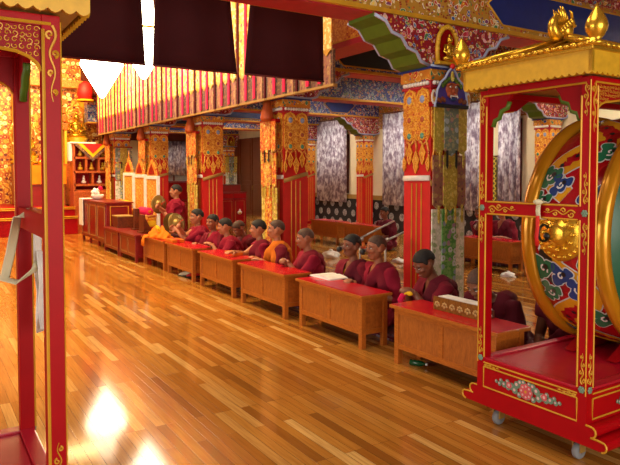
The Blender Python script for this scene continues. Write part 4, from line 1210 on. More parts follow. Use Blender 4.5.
def crumple(label, loc, r, m, name='cloth_bundle', nm='folds'):
    t = thing(name, label, 'bundle', loc)
    b = MB(); rows = []
    for i in range(8):
        u = i/7; rr = []
        for j in range(24):
            a = 2*PI*j/24; w = 1+.18*math.sin(a*3+u*5)+.1*math.sin(a*7-u*9)
            rr.append((r*w*math.sqrt(max(.02, 1-u*u))*math.cos(a), r*1.3*w*math.sqrt(max(.02, 1-u*u))*math.sin(a), r*.8*u))
        rows.append(rr)
    b.loft(rows); b.build(nm, M[m], t)
    b = MB(); b.ell((0, 0, r*.8), (r*.25, r*.3, r*.2), 8, 6); b.build('knot', M[m], t)
crumple('white plastic bag on the floor by the back row desk', (7.8, 6.5, 0), .09, 'paper', 'plastic_bag')
crumple('white folded cloth on the floor between the two aisles', (6.74, 9.87, 0), .16, 'paper')
crumple('white folded cloth on the floor near the dark robed back monk', (7.35, 8.6, 0), .1, 'paper')
# floor cushions where the monks sit
cn = ['nearest', 'second', 'third', 'fourth', 'fifth']
for i, (y, _) in enumerate(desk_spots[:5]):
    lab = '%s dark patterned floor cushion behind the prayer desks' % cn[i]
    if i == 0:
        cu = thing('floor_cushion', lab, 'cushion', (4.08, y, 0), 0, 'floor cushions behind the prayer desks')
        b = MB(); b.box(-.28, .28, -.66, .66, 0, .075, .02); b.build('mattress', M['cushion'], cu)
        b = MB(); b.box(-.29, .29, -.67, .67, .03, .045, .004); b.build('piping', M['maroon2'], cu)
    else: dup(cu, (4.08, y, 0), 0, lab)
t = thing('seat_platform', 'raised red seat under the standing height cymbal monk', 'seat', (4.1, 11.08, 0))
b = MB(); b.box(-.3, .22, -.42, .42, 0, .46, .01); b.build('base', M['redpanel'], t); b = MB(); b.box(-.28, .2, -.4, .4, .46, .52, .02); b.build('pad', M['cushion'], t)
# microphones
def mic(label, tip, mid, end, foot):
    t = thing('microphone_stand', label, 'microphone', (foot[0], foot[1], 0))
    o = Vector((foot[0], foot[1], 0)); q = lambda p: Vector(p)-o
    b = MB(); b.lathe([(.13, 0), (.13, .012), (.03, .02), (.02, .03)], n=20); b.build('base', M['black'], t)
    b = MB(); b.tube([(0, 0, .02), (0, 0, mid[2])], .011, 8); b.build('pole', M['grey'], t)
    b = MB(); e = Vector(end); tp = Vector(tip); dr = (tp-e).normalized()
    b.tube([q(e-dr*.18), q(tp-dr*.12)], .013, 8); b.build('boom', M['grey'], t)
    b = MB(); b.tube([q(Vector(mid)-dr*.07), q(Vector(mid)+dr*.07)], .026, 8); b.build('clutch', M['grey'], t)
    b = MB(); b.tube([q(tp-dr*.13), q(tp-dr*.03)], [.016, .022], 10); b.m(1); b.ell(q(tp), (.032, .032, .032), 12, 8); b.build('microphone_head', [M['grey'], M['black']], t)
mic('boom microphone reaching in front of the monk with yellow collar', (3.8, 5.41, .8), (4.34, 5.76, .835), (5.3, 6.38, .95), (4.34, 5.76))
mic('boom microphone reaching toward the shaved monk at the second desk', (3.8, 5.0, .815), (4.4, 5.37, .86), (5.35, 5.96, .92), (4.4, 5.37))

# ------------------------------------------------------------------ far cupboards in the aisle
def far_cup(label, x, h, emblem):
    t = thing('cupboard', label, 'cupboard', (x, 17.2, 0), 0, 'dark red cupboards across the aisle end')
    b = MB(); b.box(-.43, .43, -.2, .2, .05, h-.03, .006); b.build('body', M['darkred'], t)
    b = MB(); b.box(-.45, .45, -.22, .22, h-.03, h, .004); b.build('top', M['darkred'], t)
    b = MB()
    for s in (-1, 1): b.box(s*.4-.03, s*.4+.03, -.2, .2, 0, .05)
    b.build('foot', M['darkred'], t)
    for s in (-1, 1):
        x0, x1 = (-.4, -.01) if s < 0 else (.01, .4)
        b = MB(); b.box(x0, x1, -.22, -.2, .1, min(h-.08, .84), .005); d = b.build('door', M['redpanel'], t)
        b = MB(); b.tube([(x0+.05, -.222, .15), (x1-.05, -.222, .15), (x1-.05, -.222, .79), (x0+.05, -.222, .79), (x0+.05, -.222, .15)], .007, 5); b.build('gold_line', M['tan'], d)
        b = MB(); b.box(x0, x1, -.222, -.2, .87, h-.05, .003); b.build('drawer', M['redpanel'], t)
        if emblem and s > 0:
            b = MB(); b.ell((.2, -.225, .44), (.075, .01, .06)); b.ell((.2, -.228, .51), (.03, .01, .04)); b.m(1); b.ell((.2, -.235, .42), (.05, .008, .03)); b.build('lotus_emblem', [M['white'], M['ochre']], d)
    return t
far_cup('dark red cupboard with a white lotus emblem on its right door', 8.06, 1.06, True)
far_cup('tall dark red cupboard left of the emblem cupboard, behind the third column', 7.12, 1.4, False)
far_cup('tall dark red cupboard at the far left of the aisle end, behind the cymbal monk', 6.2, 1.4, False)
t = thing('cupboard_box', 'low dark red box on top of the emblem cupboard', 'box', (7.98, 17.2, 1.061)); b = MB(); b.box(-.36, .34, -.15, .15, 0, .2, .006); b.build('body', M['darkred'], t); b = MB(); b.box(-.37, .35, -.16, .16, .2, .225); b.build('lid', M['brownwood'], t)
# ------------------------------------------------------------------ altar at the far end of the hall
t = thing('altar_platform', 'stepped red altar platform with gold edges at the end of the hall', 'platform', (1.6, 18.9, 0))
b = MB(); b.box(-3.2, 2.04, -1.62, 1.75, 0, .47, .01); b.build('lower_step', M['redpanel'], t)
b = MB(); b.box(-3.2, 2.04, -1.3, 1.75, .47, .7, .01); b.build('upper_step', M['redpanel'], t)
b = MB()
for y, z in ((-1.63, .47), (-1.63, .43), (-1.31, .7), (-1.31, .66)): b.tube([(-3.2, y, z), (2.04, y, z)], .018, 6)
b.build('gold_edge', M['yellowline'], t)
t = thing('altar_screen', 'gilt carved altar wall glowing at the far end of the hall', 'altar', (1.6, 20.9, .7))
b = MB(); b.box(-3.2, 3.6, 0, .25, -.7, 5.3); b.build('carved_panel', M['giltyellow'], t)
for i, x in enumerate((-2.2, -.6, 1.0, 2.05, 2.95)):
    b = MB(); b.lathe([(.16, -.7), (.16, 0), (.17, .1), (.11, .16), (.1, 3.4), (.15, 3.5), (.17, 3.6)], (x, -.18, 0), 16); b.build('pillar', M['giltyellow'] if i % 2 else M['ochre'], t)
b = MB(); b.box(-3.2, 3.6, -.3, .05, 3.6, 3.85, .02); b.build('lintel', M['gilt'], t)
# seated gilt figures on the altar
def deity(label, loc, s, body='gold'):
    t = thing('altar_figure', label, 'statue', loc)
    b = MB(); b.lathe([(.3*s, 0), (.34*s, .04*s), (.26*s, .1*s), (.32*s, .18*s), (.3*s, .2*s)], n=20); b.build('lotus_base', M['ochre'], t)
    zf = .7 if loc[0] < 3.6 else 0
    b = MB(); b.box(-.27*s, .27*s, -.2*s, .2*s, zf-loc[2]+.001, 0, .01); b.build('pedestal', M['altarwood'], t)
    b = MB(); b.ell((0, -.03*s, .26*s), (.28*s, .19*s, .09*s)); b.ell((0, 0, .46*s), (.14*s, .1*s, .2*s)); b.ell((0, 0, .58*s), (.17*s, .1*s, .09*s)); b.tube([(0, 0, .6*s), (0, 0, .72*s)], .05*s, 8)
    b.ell((0, -.01*s, .77*s), (.085*s, .09*s, .11*s)); b.ell((0, 0, .89*s), (.04*s, .04*s, .06*s))
    for q in (-1, 1): b.tube([(q*.15*s, 0, .6*s), (q*.22*s, -.03*s, .42*s), (q*.06*s, -.17*s, .36*s)], [.05*s, .045*s, .03*s], 8)
    b.build('body', M[body], t)
    b = MB(); b.tube([(.3*s*math.sin(a), .1*s, .72*s-.36*s*math.cos(a)*1.1) for a in [i*2*PI/24 for i in range(25)]], .03*s, 8); b.box(-.2*s, .2*s, .09*s, .11*s, .5*s, 1.0*s); b.build('halo', M['giltyellow'], t)
    return t
deity('large golden seated figure above the shelf cabinet at the altar', (4.25, 20.2, 2.5), 1.1)
deity('golden seated figure on the altar seen between the left frame posts', (2.75, 20.2, 1.9), 1.2)
deity('small golden seated figure on the altar beside the left frame post', (3.5, 20.15, 1.55), .8)
t = thing('altar_table', 'altar table under an orange cloth left of the shelf cabinet', 'table', (3.1, 18.9, .7))
b = MB(); b.box(-.75, .5, -.3, .3, 1.1, 1.14); b.build('table_top', M['altarwood'], t)
for sx in (-.7, .45):
    for sy in (-.25, .25):
        b = MB(); b.box(sx-.03, sx+.03, sy-.03, sy+.03, 0, 1.1); b.build('leg', M['altarwood'], t)
b = MB(); b.box(-.77, .52, -.325, -.31, .62, 1.15); b.box(-.77, .52, -.325, .31, 1.14, 1.155); b.build('orange_cloth', M['orangecloth'], t)
b = MB(); b.box(-.7, .45, -.28, -.25, 0, .6); b.build('front_board', M['darkred'], t)
for i in range(5):
    x = 2.5+i*.24
    t = thing('offering_bowl', ['brass offering bowl at the left end of the orange altar table', 'second brass offering bowl from the left on the altar table', 'middle brass offering bowl on the altar table',
       'fourth brass offering bowl on the altar table', 'brass offering bowl at the right end of the altar table'][i], 'bowl', (x, 18.8, 1.858), 0, 'offering bowls on the altar table')
    b = MB(); b.lathe([(.04, 0), (.035, .02), (.07, .07), (.085, .11), (.075, .11), (.05, .06)], n=16); b.build('bowl', M['gold'], t)
    b = MB(); b.ell((0, 0, .12), (.065, .065, .07), 10, 7); b.ell((0, 0, .2), (.035, .035, .06), 8, 6); b.build('offering', M[['paper', 'orangecloth', 'redwrap', 'yellowcloth', 'pink'][i]], t)
# shelf cabinet with niches
t = thing('shelf_cabinet', 'tall carved shelf cabinet with niches and a pointed cloth, far end', 'cabinet', (4.14, 17.9, 0))
W = .49
b = MB(); b.box(-W-.03, W+.1, -.24, .3, 0, 1.12, .01); b.build('lower_body', M['altarwood'], t)
b = MB(); b.box(-W, W, .1, .16, 1.12, 2.42); b.build('back_board', M['redpanel'], t)
b = MB()
for x in (-W, W): b.box(x-.03, x+.03, -.2, .16, 1.12, 2.42)
for z in (1.14, 1.3, 1.66, 2.04, 2.4): b.box(-W, W, -.2, .16, z-.03, z+.03)
b.build('frame', M['altarwood'], t)
b = MB()
for z0, z1, xs in ((1.33, 1.63, (0,)), (1.69, 2.01, (-.17, .17)), (2.07, 2.37, (-.17, .17))):
    for x in xs: b.box(x-.03, x+.03, -.19, .12, z0, z1)
b.build('divider', M['altarwood'], t)
k = 0
for z, xs in ((1.35, (-.21, .21)), (1.72, (-.3, 0, .3)), (2.1, (-.3, .3))):
    for x in xs:
        q = thing('niche_statue', ['small pale figure in the lower left niche of the shelf cabinet', 'small pale figure in the lower right niche of the shelf cabinet', 'small figure in the middle left niche of the shelf cabinet',
            'small figure in the central niche of the shelf cabinet', 'small figure in the middle right niche of the shelf cabinet', 'small figure in the upper left niche of the shelf cabinet', 'small figure in the upper right niche of the shelf cabinet'][k], 'statue', (4.14+x, 17.85, z-.02+.0), 0, 'niche figures')
        b = MB(); b.ell((0, 0, .05), (.07, .05, .045)); b.ell((0, 0, .12), (.04, .03, .06)); b.ell((0, 0, .2), (.025, .025, .03)); b.build('figure', M['paper' if k < 2 else 'ochre'], q); k += 1
b = MB(); b.prism([(-W-.02, 2.43), (W+.02, 2.43), (0, 1.95)], 'y', -.225, -.21); b.m(1); b.prism([(-W*.8, 2.43), (W*.8, 2.43), (0, 2.06)], 'y', -.235, -.224); b.m(2); b.prism([(-W*.55, 2.43), (W*.55, 2.43), (0, 2.16)], 'y', -.242, -.234)
b.build('pointed_cloth', [M['brobrown'], M['yellowcloth'], M['redwrap']], t)
b = MB(); b.box(-W-.1, W*.2, -.2, .2, 2.43, 2.47, .02); b.box(-W-.11, -W-.035, -.15, .1, 1.95, 2.46, .02); b.build('white_drape', M['paper'], t)
b = MB(); b.box(W+.1, W+.2, -.2, .1, 1.6, 2.35, .02); b.build('white_drape', M['paper'], t)
t = thing('red_banner', 'red cloth banner hanging right of the shelf cabinet', 'banner', (4.78, 18.1, 0)); b = MB(); b.box(-.14, .14, -.02, .02, 1.05, 1.85); b.build('cloth', M['redwrap'], t); b = MB(); b.tube([(-.18, 0, 1.86), (.18, 0, 1.86)], .02, 6); b.build('rod', M['altarwood'], t)
b = MB(); b.box(-.02, .02, -.01, .03, 0, 1.1); b.build('post', M['altarwood'], t)
t = thing('gilt_throne_back', 'tiered wooden shrine with gilt roof at the left of the altar', 'shrine', (3.55, 19.45, .7))
b = MB(); b.box(-.42, .38, -.1, .3, 0, 1.2, .01); b.build('body', M['altarwood'], t)
for i in range(4):
    b = MB(); b.box(-.34+.03*i, .3-.03*i, -.08, .26, 2.2+i*.24, 2.4+i*.24, .02); b.build('tier', M['orangewood'] if 'orangewood' in M else wood('orange_shrine_wood', '#c06418', '#8c3c0c', (1, 1, 3)), t)
b = MB(); b.box(-.3, -.24, -.05, .2, 1.2, 2.2); b.box(.2, .26, -.05, .2, 1.2, 2.2); b.build('upright', M['ochre'], t)
t = thing('red_canopy', 'red silk canopy hanging high before the altar', 'canopy', (4.3, 19.2, 3.75))
b = MB(); b.lathe([(.2, 0), (.22, .3), (.17, .5), (.05, .58)], n=16); b.build('silk', M['redwrap'], t)
b = MB(); b.tube([(.22*math.cos(a), .22*math.sin(a), .02) for a in [i*2*PI/20 for i in range(21)]], .03, 6); b.build('fringe', M['yellowcloth'], t)
b = MB(); b.tube([(0, 0, .57), (0, 0, 2.4)], .012, 6); b.build('cord', M['maroon2'], t)

# ------------------------------------------------------------------ chandeliers
def chandelier(label, loc):
    t = thing('chandelier', label, 'chandelier', loc, 0, 'crystal chandeliers over the hall')
    b = MB(); b.lathe([(.02, 0), (.06, .03), (.1, .1), (.34, .5), (.46, .72), (.44, .8), (.3, .82)], n=20, smooth=False); b.build('crystal_basket', M['glow'], t)
    b = MB(); b.lathe([(.28, .84), (.3, .9), (.2, 1.15), (.16, 1.5), (.05, 1.55)], n=14, smooth=False); b.build('crystal_crown', M['dimglow'], t)
    b = MB(); b.tube([(0, 0, 1.54), (0, 0, 6.2-loc[2])], .014, 6); b.build('chain', M['gold'], t)
    b = MB(); b.tube([(.45*math.cos(a), .45*math.sin(a), .83) for a in [i*2*PI/24 for i in range(25)]], .02, 6); b.build('hoop', M['gold'], t)
    return t
ch = chandelier('white glowing crystal chandelier before the altar, whole basket in view', (3.53, 14.14, 3.28))
dup(ch, (3.46, 10.95, 3.28), 0, 'white glowing chandelier seen through the gap in the dark valance cloths')

# ------------------------------------------------------------------ unseen fill panels added to brighten the side aisle
def ceil_light(label, x, y, z=3.955):
    t = thing('ceiling_light', label, 'ceiling light', (x, y, z), 0, 'ceiling light panels')
    b = MB(); b.box(-.62, .62, -.32, .32, -.02, 0)
    for q in (-1, 1): b.box(q*.6-.02, q*.6+.02, -.32, .32, -.26, -.02); b.box(-.58, .58, q*.3-.02, q*.3+.02, -.26, -.02)  # deep sides keep the glow out of floor reflections
    b.build('trough_housing', M['white'], t)
    b = MB(); b.box(-.575, .575, -.275, .275, -.05, -.021); b.build('diffuser', M['lampglow'], t)
    return t
# ------------------------------------------------------------------ people
def remeshed(mb, voxel, smooth_it, name):
    me = mb.mesh('tmp')
    o = bpy.data.objects.new('tmp', me); COL.objects.link(o)
    r = o.modifiers.new('r', 'REMESH'); r.mode = 'VOXEL'; r.voxel_size = voxel; r.use_smooth_shade = True
    if smooth_it:
        s = o.modifiers.new('s', 'SMOOTH'); s.factor = .5; s.iterations = smooth_it
    dg = bpy.context.evaluated_depsgraph_get()
    out = bpy.data.meshes.new_from_object(o.evaluated_get(dg)); out.name = name
    bpy.data.objects.remove(o); bpy.data.meshes.remove(me)
    return out

def ik(a, c, la, lb, pole):
    a, c = Vector(a), Vector(c); d = c-a; L = min(d.length, (la+lb)*.995); u = d.normalized(); c = a+u*L
    x = (la*la-lb*lb+L*L)/(2*L); h = math.sqrt(max(0, la*la-x*x))
    p = Vector(pole); p = p-u*p.dot(u); p.normalize()
    return a+u*x+p*h, c

def hand(b, w, fwd, palm, side, curl=.5, s=1.0):
    """wrist w, finger direction fwd, palm normal palm; side +1 puts the thumb on +v"""
    f = Vector(fwd).normalized(); n = Vector(palm); n = (n-f*n.dot(f)).normalized(); v = n.cross(f)*side
    w = Vector(w)
    rot = Matrix((f, v, n)).transposed()
    b.ell(w+f*.045*s, (.052*s, .041*s, .019*s), 12, 8, rot)
    for i, (vo, L, bx) in enumerate(((.03, .070, .082), (.010, .078, .088), (-.011, .073, .086), (-.030, .058, .078))):
        p = w+f*bx*s*.8+v*vo*s; pts = [p]; a = curl*.5
        for q, k in enumerate((.45, .32, .25)):
            d = f*math.cos(a)+n*math.sin(a)+v*(vo*1.2)
            p = p+d.normalized()*L*k*s; pts.append(p); a += curl*.75
        b.tube(pts, [.0115*s, .0105*s, .0098*s, .008*s], 8)
    p = w+f*.02*s+v*.032*s; pts = [p, p+(f*.55+v*.75+n*.15).normalized()*.038*s]
    pts.append(pts[-1]+(f*.85+v*.35+n*.4).normalized()*.03*s); pts.append(pts[-1]+(f*.9+n*.5).normalized()*.022*s)
    b.tube(pts, [.0145*s, .0125*s, .011*s, .0085*s], 8)

def fold_noise(p, k):
    return .55*(1-2*abs(math.sin(p.z*17+p.y*14+p.x*9+k+1.5*noise.noise(p*4))))+.45*noise.noise(Vector((p.x*9+k, p.y*9, p.z*6)))+.5*math.sin(p.y*38-p.z*12+k*2.1+2*noise.noise(p*5))

def monk(label, x, y, seat, face=180.0, lean=8.0, side_lean=0.0, hy=0.0, hp=0.0, hr=0.0, sc=1.0, hands=((.3, .12, .2), (.3, -.12, .2)), sleeve=(1.0, .35), skin='skin', hairm='stubble', robe='maroon', shawl='maroon2', vest='maroon2',
         curl=(.6, .6), pole=(-.25, -.25), vneck=True, palm=((0, 0, -1), (0, 0, -1)), fdir=None, knees=.27, wide=1.1, shawl2=False, seed=0, bald=False):
    """seated figure; local +x is forward, +y its left"""
    t = thing('person', label, 'person', (x, y, seat), R(face))
    sc *= 1.02; t.scale = (sc, sc, sc)
    l1, l2 = R(lean*.5), R(lean); sl = R(side_lean)
    d1 = Vector((math.sin(l1), math.sin(sl*.5), math.cos(l1))).normalized(); d2 = Vector((math.sin(l2), math.sin(sl), math.cos(l2))).normalized()
    p0 = Vector((0, 0, .09)); p1 = p0+d1*.21; p2 = p1+d2*.27
    Y = Vector((0, 1, 0))
    def F(fx, ly, h):          # torso frame: forward, left, height along the spine (0..0.48)
        if h < .21: c, d = p0+d1*h, d1
        else: c, d = p1+d2*(h-.21), d2
        yy = (Y-d*Y.dot(d)).normalized(); xx = yy.cross(d)
        return c+xx*fx+yy*ly
    nl = R(lean*.75+hp*.25); dn = Vector((math.sin(nl), math.sin(sl*.8), math.cos(nl)))
    p3 = p2+d2*.01+dn*.076
    HR = Matrix.Rotation(R(hy), 3, 'Z') @ Matrix.Rotation(R(hp), 3, 'Y') @ Matrix.Rotation(R(hr), 3, 'X')
    HS = 1.04
    hc = p3+HR @ Vector((.012, 0, .09))
    hd = lambda a, c, e: hc+HR @ Vector((a*HS, c*HS, e*HS))
    HE = HR @ Matrix.Diagonal((HS, HS, HS)).to_3x3() if False else HR*HS
    # ---- body: one continuous surface
    b = MB()
    def ring(h, rx, ry, n=18, fx=0.0):
        return [F(fx+rx*math.cos(2*PI*j/n), ry*wide*math.sin(2*PI*j/n), h) for j in range(n)]
    b.loft([ring(-.04, .1, .14), ring(.06, .11, .15), ring(.18, .105, .14), ring(.3, .115, .165), ring(.4, .1, .17), ring(.455, .07, .12), ring(.49, .05, .06)])
    b.tube([F(-.005, 0, .44), p3-dn*.03, p3+HR @ Vector((0, 0, .02)), hd(-.01, 0, -.03)], [.058, .047, .045, .045], 12)
    # skull and face
    b.ell(hd(-.014, 0, .025), (.097, .078, .091), 18, 12, HE)
    b.ell(hd(.012, 0, -.03), (.074, .064, .085), 16, 10, HE)
    b.ell(hd(.045, 0, -.085), (.034, .036, .024), 10, 8, HE)              # chin
    b.tube([hd(.078, 0, .022), hd(.09, 0, -.005), hd(.1, 0, -.022)], [.009, .012, .016], 8)   # nose
    for s in (-1, 1):
        b.ell(hd(.09, s*.012, -.025), (.011, .01, .008), 8, 6, HE)
        b.ell(hd(.058, s*.036, -.018), (.03, .026, .022), 10, 7, HE)          # cheek
        b.ell(hd(.068, s*.03, .028), (.022, .026, .010), 10, 7, HE)           # brow
        b.ell(hd(-.008, s*.076, -.008), (.02, .011, .033), 10, 7, HE)         # ear
    b.ell(hd(.077, 0, -.057), (.016, .024, .008), 10, 6, HE)
    b.ell(hd(.074, 0, -.069), (.015, .02, .009), 10, 6, HE)
    arms = []
    for i, s in enumerate((1, -1)):
        sh = F(0, s*.165*wide, .42); tg = Vector(hands[i])
        el, wr = ik(sh, tg, .275, .25, (-.35, s*abs(pole[i])*2.2, -1.0 if pole[i] < 0 else 1.0))
        arms.append((sh, el, wr))
        b.tube([F(0, s*.1*wide, .415), sh, sh.lerp(el, .3), sh.lerp(el, .7), el, el.lerp(wr, .25), el.lerp(wr, .7), wr, wr+(wr-el).normalized()*.02], [.06, .056, .05, .043, .039, .041, .033, .026, .024], 12)
        fd = Vector(fdir[i]) if fdir else (wr-el).normalized()*.75+Vector((.3, -s*.25, -.05))
        hand(b, wr+fd.normalized()*.005, fd, palm[i], s if palm[i][2] <= 0 else -s, curl[i], 1.03)
    # folded legs
    for s in (1, -1):
        kn = Vector((knees, s*.27*wide, .085))
        b.tube([Vector((0, s*.09, .09)), Vector((.1, s*.17, .1)), kn], [.095, .085, .065], 12)
        b.tube([kn, Vector((knees+.01, s*.1, .06)), Vector((knees-.06, -s*.08, .05))], [.062, .05, .036], 10)
    me = remeshed(b, .0078, 1, 'body')
    # eyes, lids and mouth joined into the same surface
    for m_ in (skin, 'eyewhite', 'black', 'lip', 'hair'): me.materials.append(M[m_])
    bm = bmesh.new(); bm.from_mesh(me)
    for f in bm.faces: f.material_index = 0; f.smooth = True
    e = MB(); e.bm.free(); e.bm = bm
    down = hp > 22
    for s in (-1, 1):
        e.m(1); e.ell(hd(.073, s*.031, .008), (.012, .0135, .0045 if down else .0068), 10, 7, HE)
        if not down: e.m(2); e.ell(hd(.0815, s*.031, .008), (.0055, .006, .0058), 8, 6, HE)
        e.m(4); e.tube([hd(.08, s*.016, .031), hd(.087, s*.03, .036), hd(.073, s*.05, .03)], [.0035, .0045, .003], 6)
        e.m(4); e.tube([hd(.079, s*.019, .014), hd(.085, s*.031, .0165), hd(.074, s*.045, .013)], [.002, .003, .002], 6)
    e.m(3); e.tube([hd(.082, -.022, -.061), hd(.093, -.008, -.059), hd(.0935, .008, -.059), hd(.082, .022, -.061)], [.003, .006, .006, .003], 6)
    e.tube([hd(.08, -.017, -.068), hd(.0895, 0, -.069), hd(.08, .017, -.068)], [.003, .0065, .003], 6)
    bm.to_mesh(me); bm.free()
    bo = bpy.data.objects.new('body', me); COL.objects.link(bo); bo.parent = t
    # ---- cropped hair: a close cap with a hairline
    h = MB(); n, rg = 36, 12; rows = []
    th = .003 if bald else .0075
    for i in range(1, rg+1):
        r_ = []
        for j in range(n):
            a = 2*PI*j/n; front = math.cos(a)
            lim = 1.1+1.0*(.5-.5*front)**.8+(.28 if .05 < front < .5 else 0)-(.22 if -.35 < front < .05 else 0)
            ph = lim*i/rg; tk = (th if i < rg else -.006)+.0015*math.sin(a*13+i)
            if i >= rg-1: ph += .05*noise.noise(Vector((a*3, seed, 0)))
            q = Vector(((.096+tk)*math.sin(ph)*front-.014, (.077+tk)*math.sin(ph)*math.sin(a), (.09+tk)*math.cos(ph)+.025))
            r_.append(hc+HE @ q)
        rows.append(r_)
    h.loft(rows, cap=True)
    h.build('hair', M[hairm], t)
    # ---- robe: wrapped cloth with folds
    c = MB()
    c.loft([ring(-.06, .15, .2), ring(.06, .145, .19), ring(.18, .138, .178), ring(.3, .145, .2), ring(.4, .125, .205), ring(.455, .09, .145), ring(.482, .066, .082)])
    for s in (1, -1):
        kn = Vector((knees, s*.28*wide, .085))
        c.tube([Vector((-.02, s*.09, .1)), Vector((.1, s*.18, .105)), kn, kn+Vector((.04, s*.02, -.02))], [.12, .108, .09, .05], 12)
        c.tube([kn, Vector((knees+.02, 0, .07)), Vector((knees-.05, -s*.1, .06))], [.085, .08, .06], 10)
    c.ell((knees*.55, 0, .06), (.24, .26*wide, .075), 18, 8)
    for i, s in enumerate((1, -1)):
        sh, el, wr = arms[i]; k = sleeve[i]
        pts = [F(0, s*.08*wide, .425), sh+Vector((0, s*.008, .004))]
        if k <= .4: pts.append(sh.lerp(el, max(.25, k*1.2))); rr = [.07, .076, .068]
        elif k <= 1.0:
            pts += [sh.lerp(el, .5), sh.lerp(el, 1.0)]; rr = [.07, .08, .074, .068]
            if k > .8: pts.append(el.lerp(wr, .3)+Vector((0, 0, -.02))); rr.append(.06)
        else:
            pts += [sh.lerp(el, .5), el, el.lerp(wr, .4)+Vector((0, 0, -.025)), el.lerp(wr, .72)+Vector((0, 0, -.03))]; rr = [.07, .082, .08, .076, .07, .062]
        c.tube(pts, rr, 12)
        if k > .8:   # cloth falling from the arm
            mid = sh.lerp(el, .75)
            c.tube([mid, mid.lerp(F(.02, s*.13, .16), .6), F(.03, s*.16, .06)], [.066, .07, .08], 10)
    rm = remeshed(c, .0125, 2, 'robe')
    bm = bmesh.new(); bm.from_mesh(rm); bm.normal_update()
    for v in bm.verts:
        v.co += v.normal*(.0135*fold_noise(v.co, seed*1.7))
        if v.co.z < .004: v.co.z = .004
    if vneck:
        dead = []
        for f in bm.faces:
            q = f.calc_center_median()
            rel = q-p1; hh = rel.dot(d2)+.21; yy = (Y-d2*Y.dot(d2)).normalized(); fx = rel.dot(yy.cross(d2)); ly = rel.dot(yy)
            if fx > .02 and hh > .27 and abs(ly-.01) < (hh-.27)*.36: dead.append(f)
        bmesh.ops.delete(bm, geom=dead, context='FACES')
    for f in bm.faces: f.smooth = True
    bm.to_mesh(rm); bm.free(); rm.materials.append(M[robe])
    ro = bpy.data.objects.new('robe', rm); COL.objects.link(ro); ro.parent = t
    sd = ro.modifiers.new('thickness', 'SOLIDIFY'); sd.thickness = .008; sd.offset = -1
    # ---- vest under the robe, showing at the neck
    v = MB(); v.loft([ring(.02, .122, .16), ring(.18, .118, .152), ring(.3, .127, .175), ring(.37, .115, .16), ring(.41, .098, .12)], cap=False)
    v.build('vest', M[vest], t)
    # ---- shawl: a rolled cloth over the left shoulder and round the back
    w = MB()
    P = [F(.135, -.13*wide, .1), F(.155, -.05, .19), F(.158, .04, .29), F(.135, .105, .39), F(.06, .135, .468), F(-.04, .13, .475), F(-.115, .1, .4), F(-.145, .02, .28), F(-.145, -.08, .18), F(-.12, -.15*wide, .1)]
    w.tube(P, [(.04, .028), (.048, .03), (.056, .032), (.062, .034), (.066, .036), (.066, .036), (.062, .034), (.056, .032), (.05, .03), (.04, .028)], 12, flat=1.0)
    w.tube([F(.06, .15, .45), F(.09, .19*wide, .33), F(.1, .2*wide, .2), F(.1, .2*wide, .08)], [.045, .055, .055, .04], 10, flat=.6)
    if shawl2:
        w.tube([F(.12, .13*wide, .1), F(.15, .06, .2), F(.15, -.03, .3), F(.125, -.1, .4), F(.05, -.13, .468), F(-.05, -.12, .46), F(-.12, -.08, .36), F(-.14, 0, .25)], [.04, .045, .05, .055, .06, .06, .055, .05], 12)
    sm = remeshed(w, .012, 2, 'shawl')
    bm = bmesh.new(); bm.from_mesh(sm); bm.normal_update()
    for q in bm.verts: q.co += q.normal*(.006*fold_noise(q.co*1.3, seed*2.3+4)+.003)
    for f in bm.faces: f.smooth = True
    bm.to_mesh(sm); bm.free(); sm.materials.append(M[shawl])
    so = bpy.data.objects.new('shawl', sm); COL.objects.link(so); so.parent = t
    return t

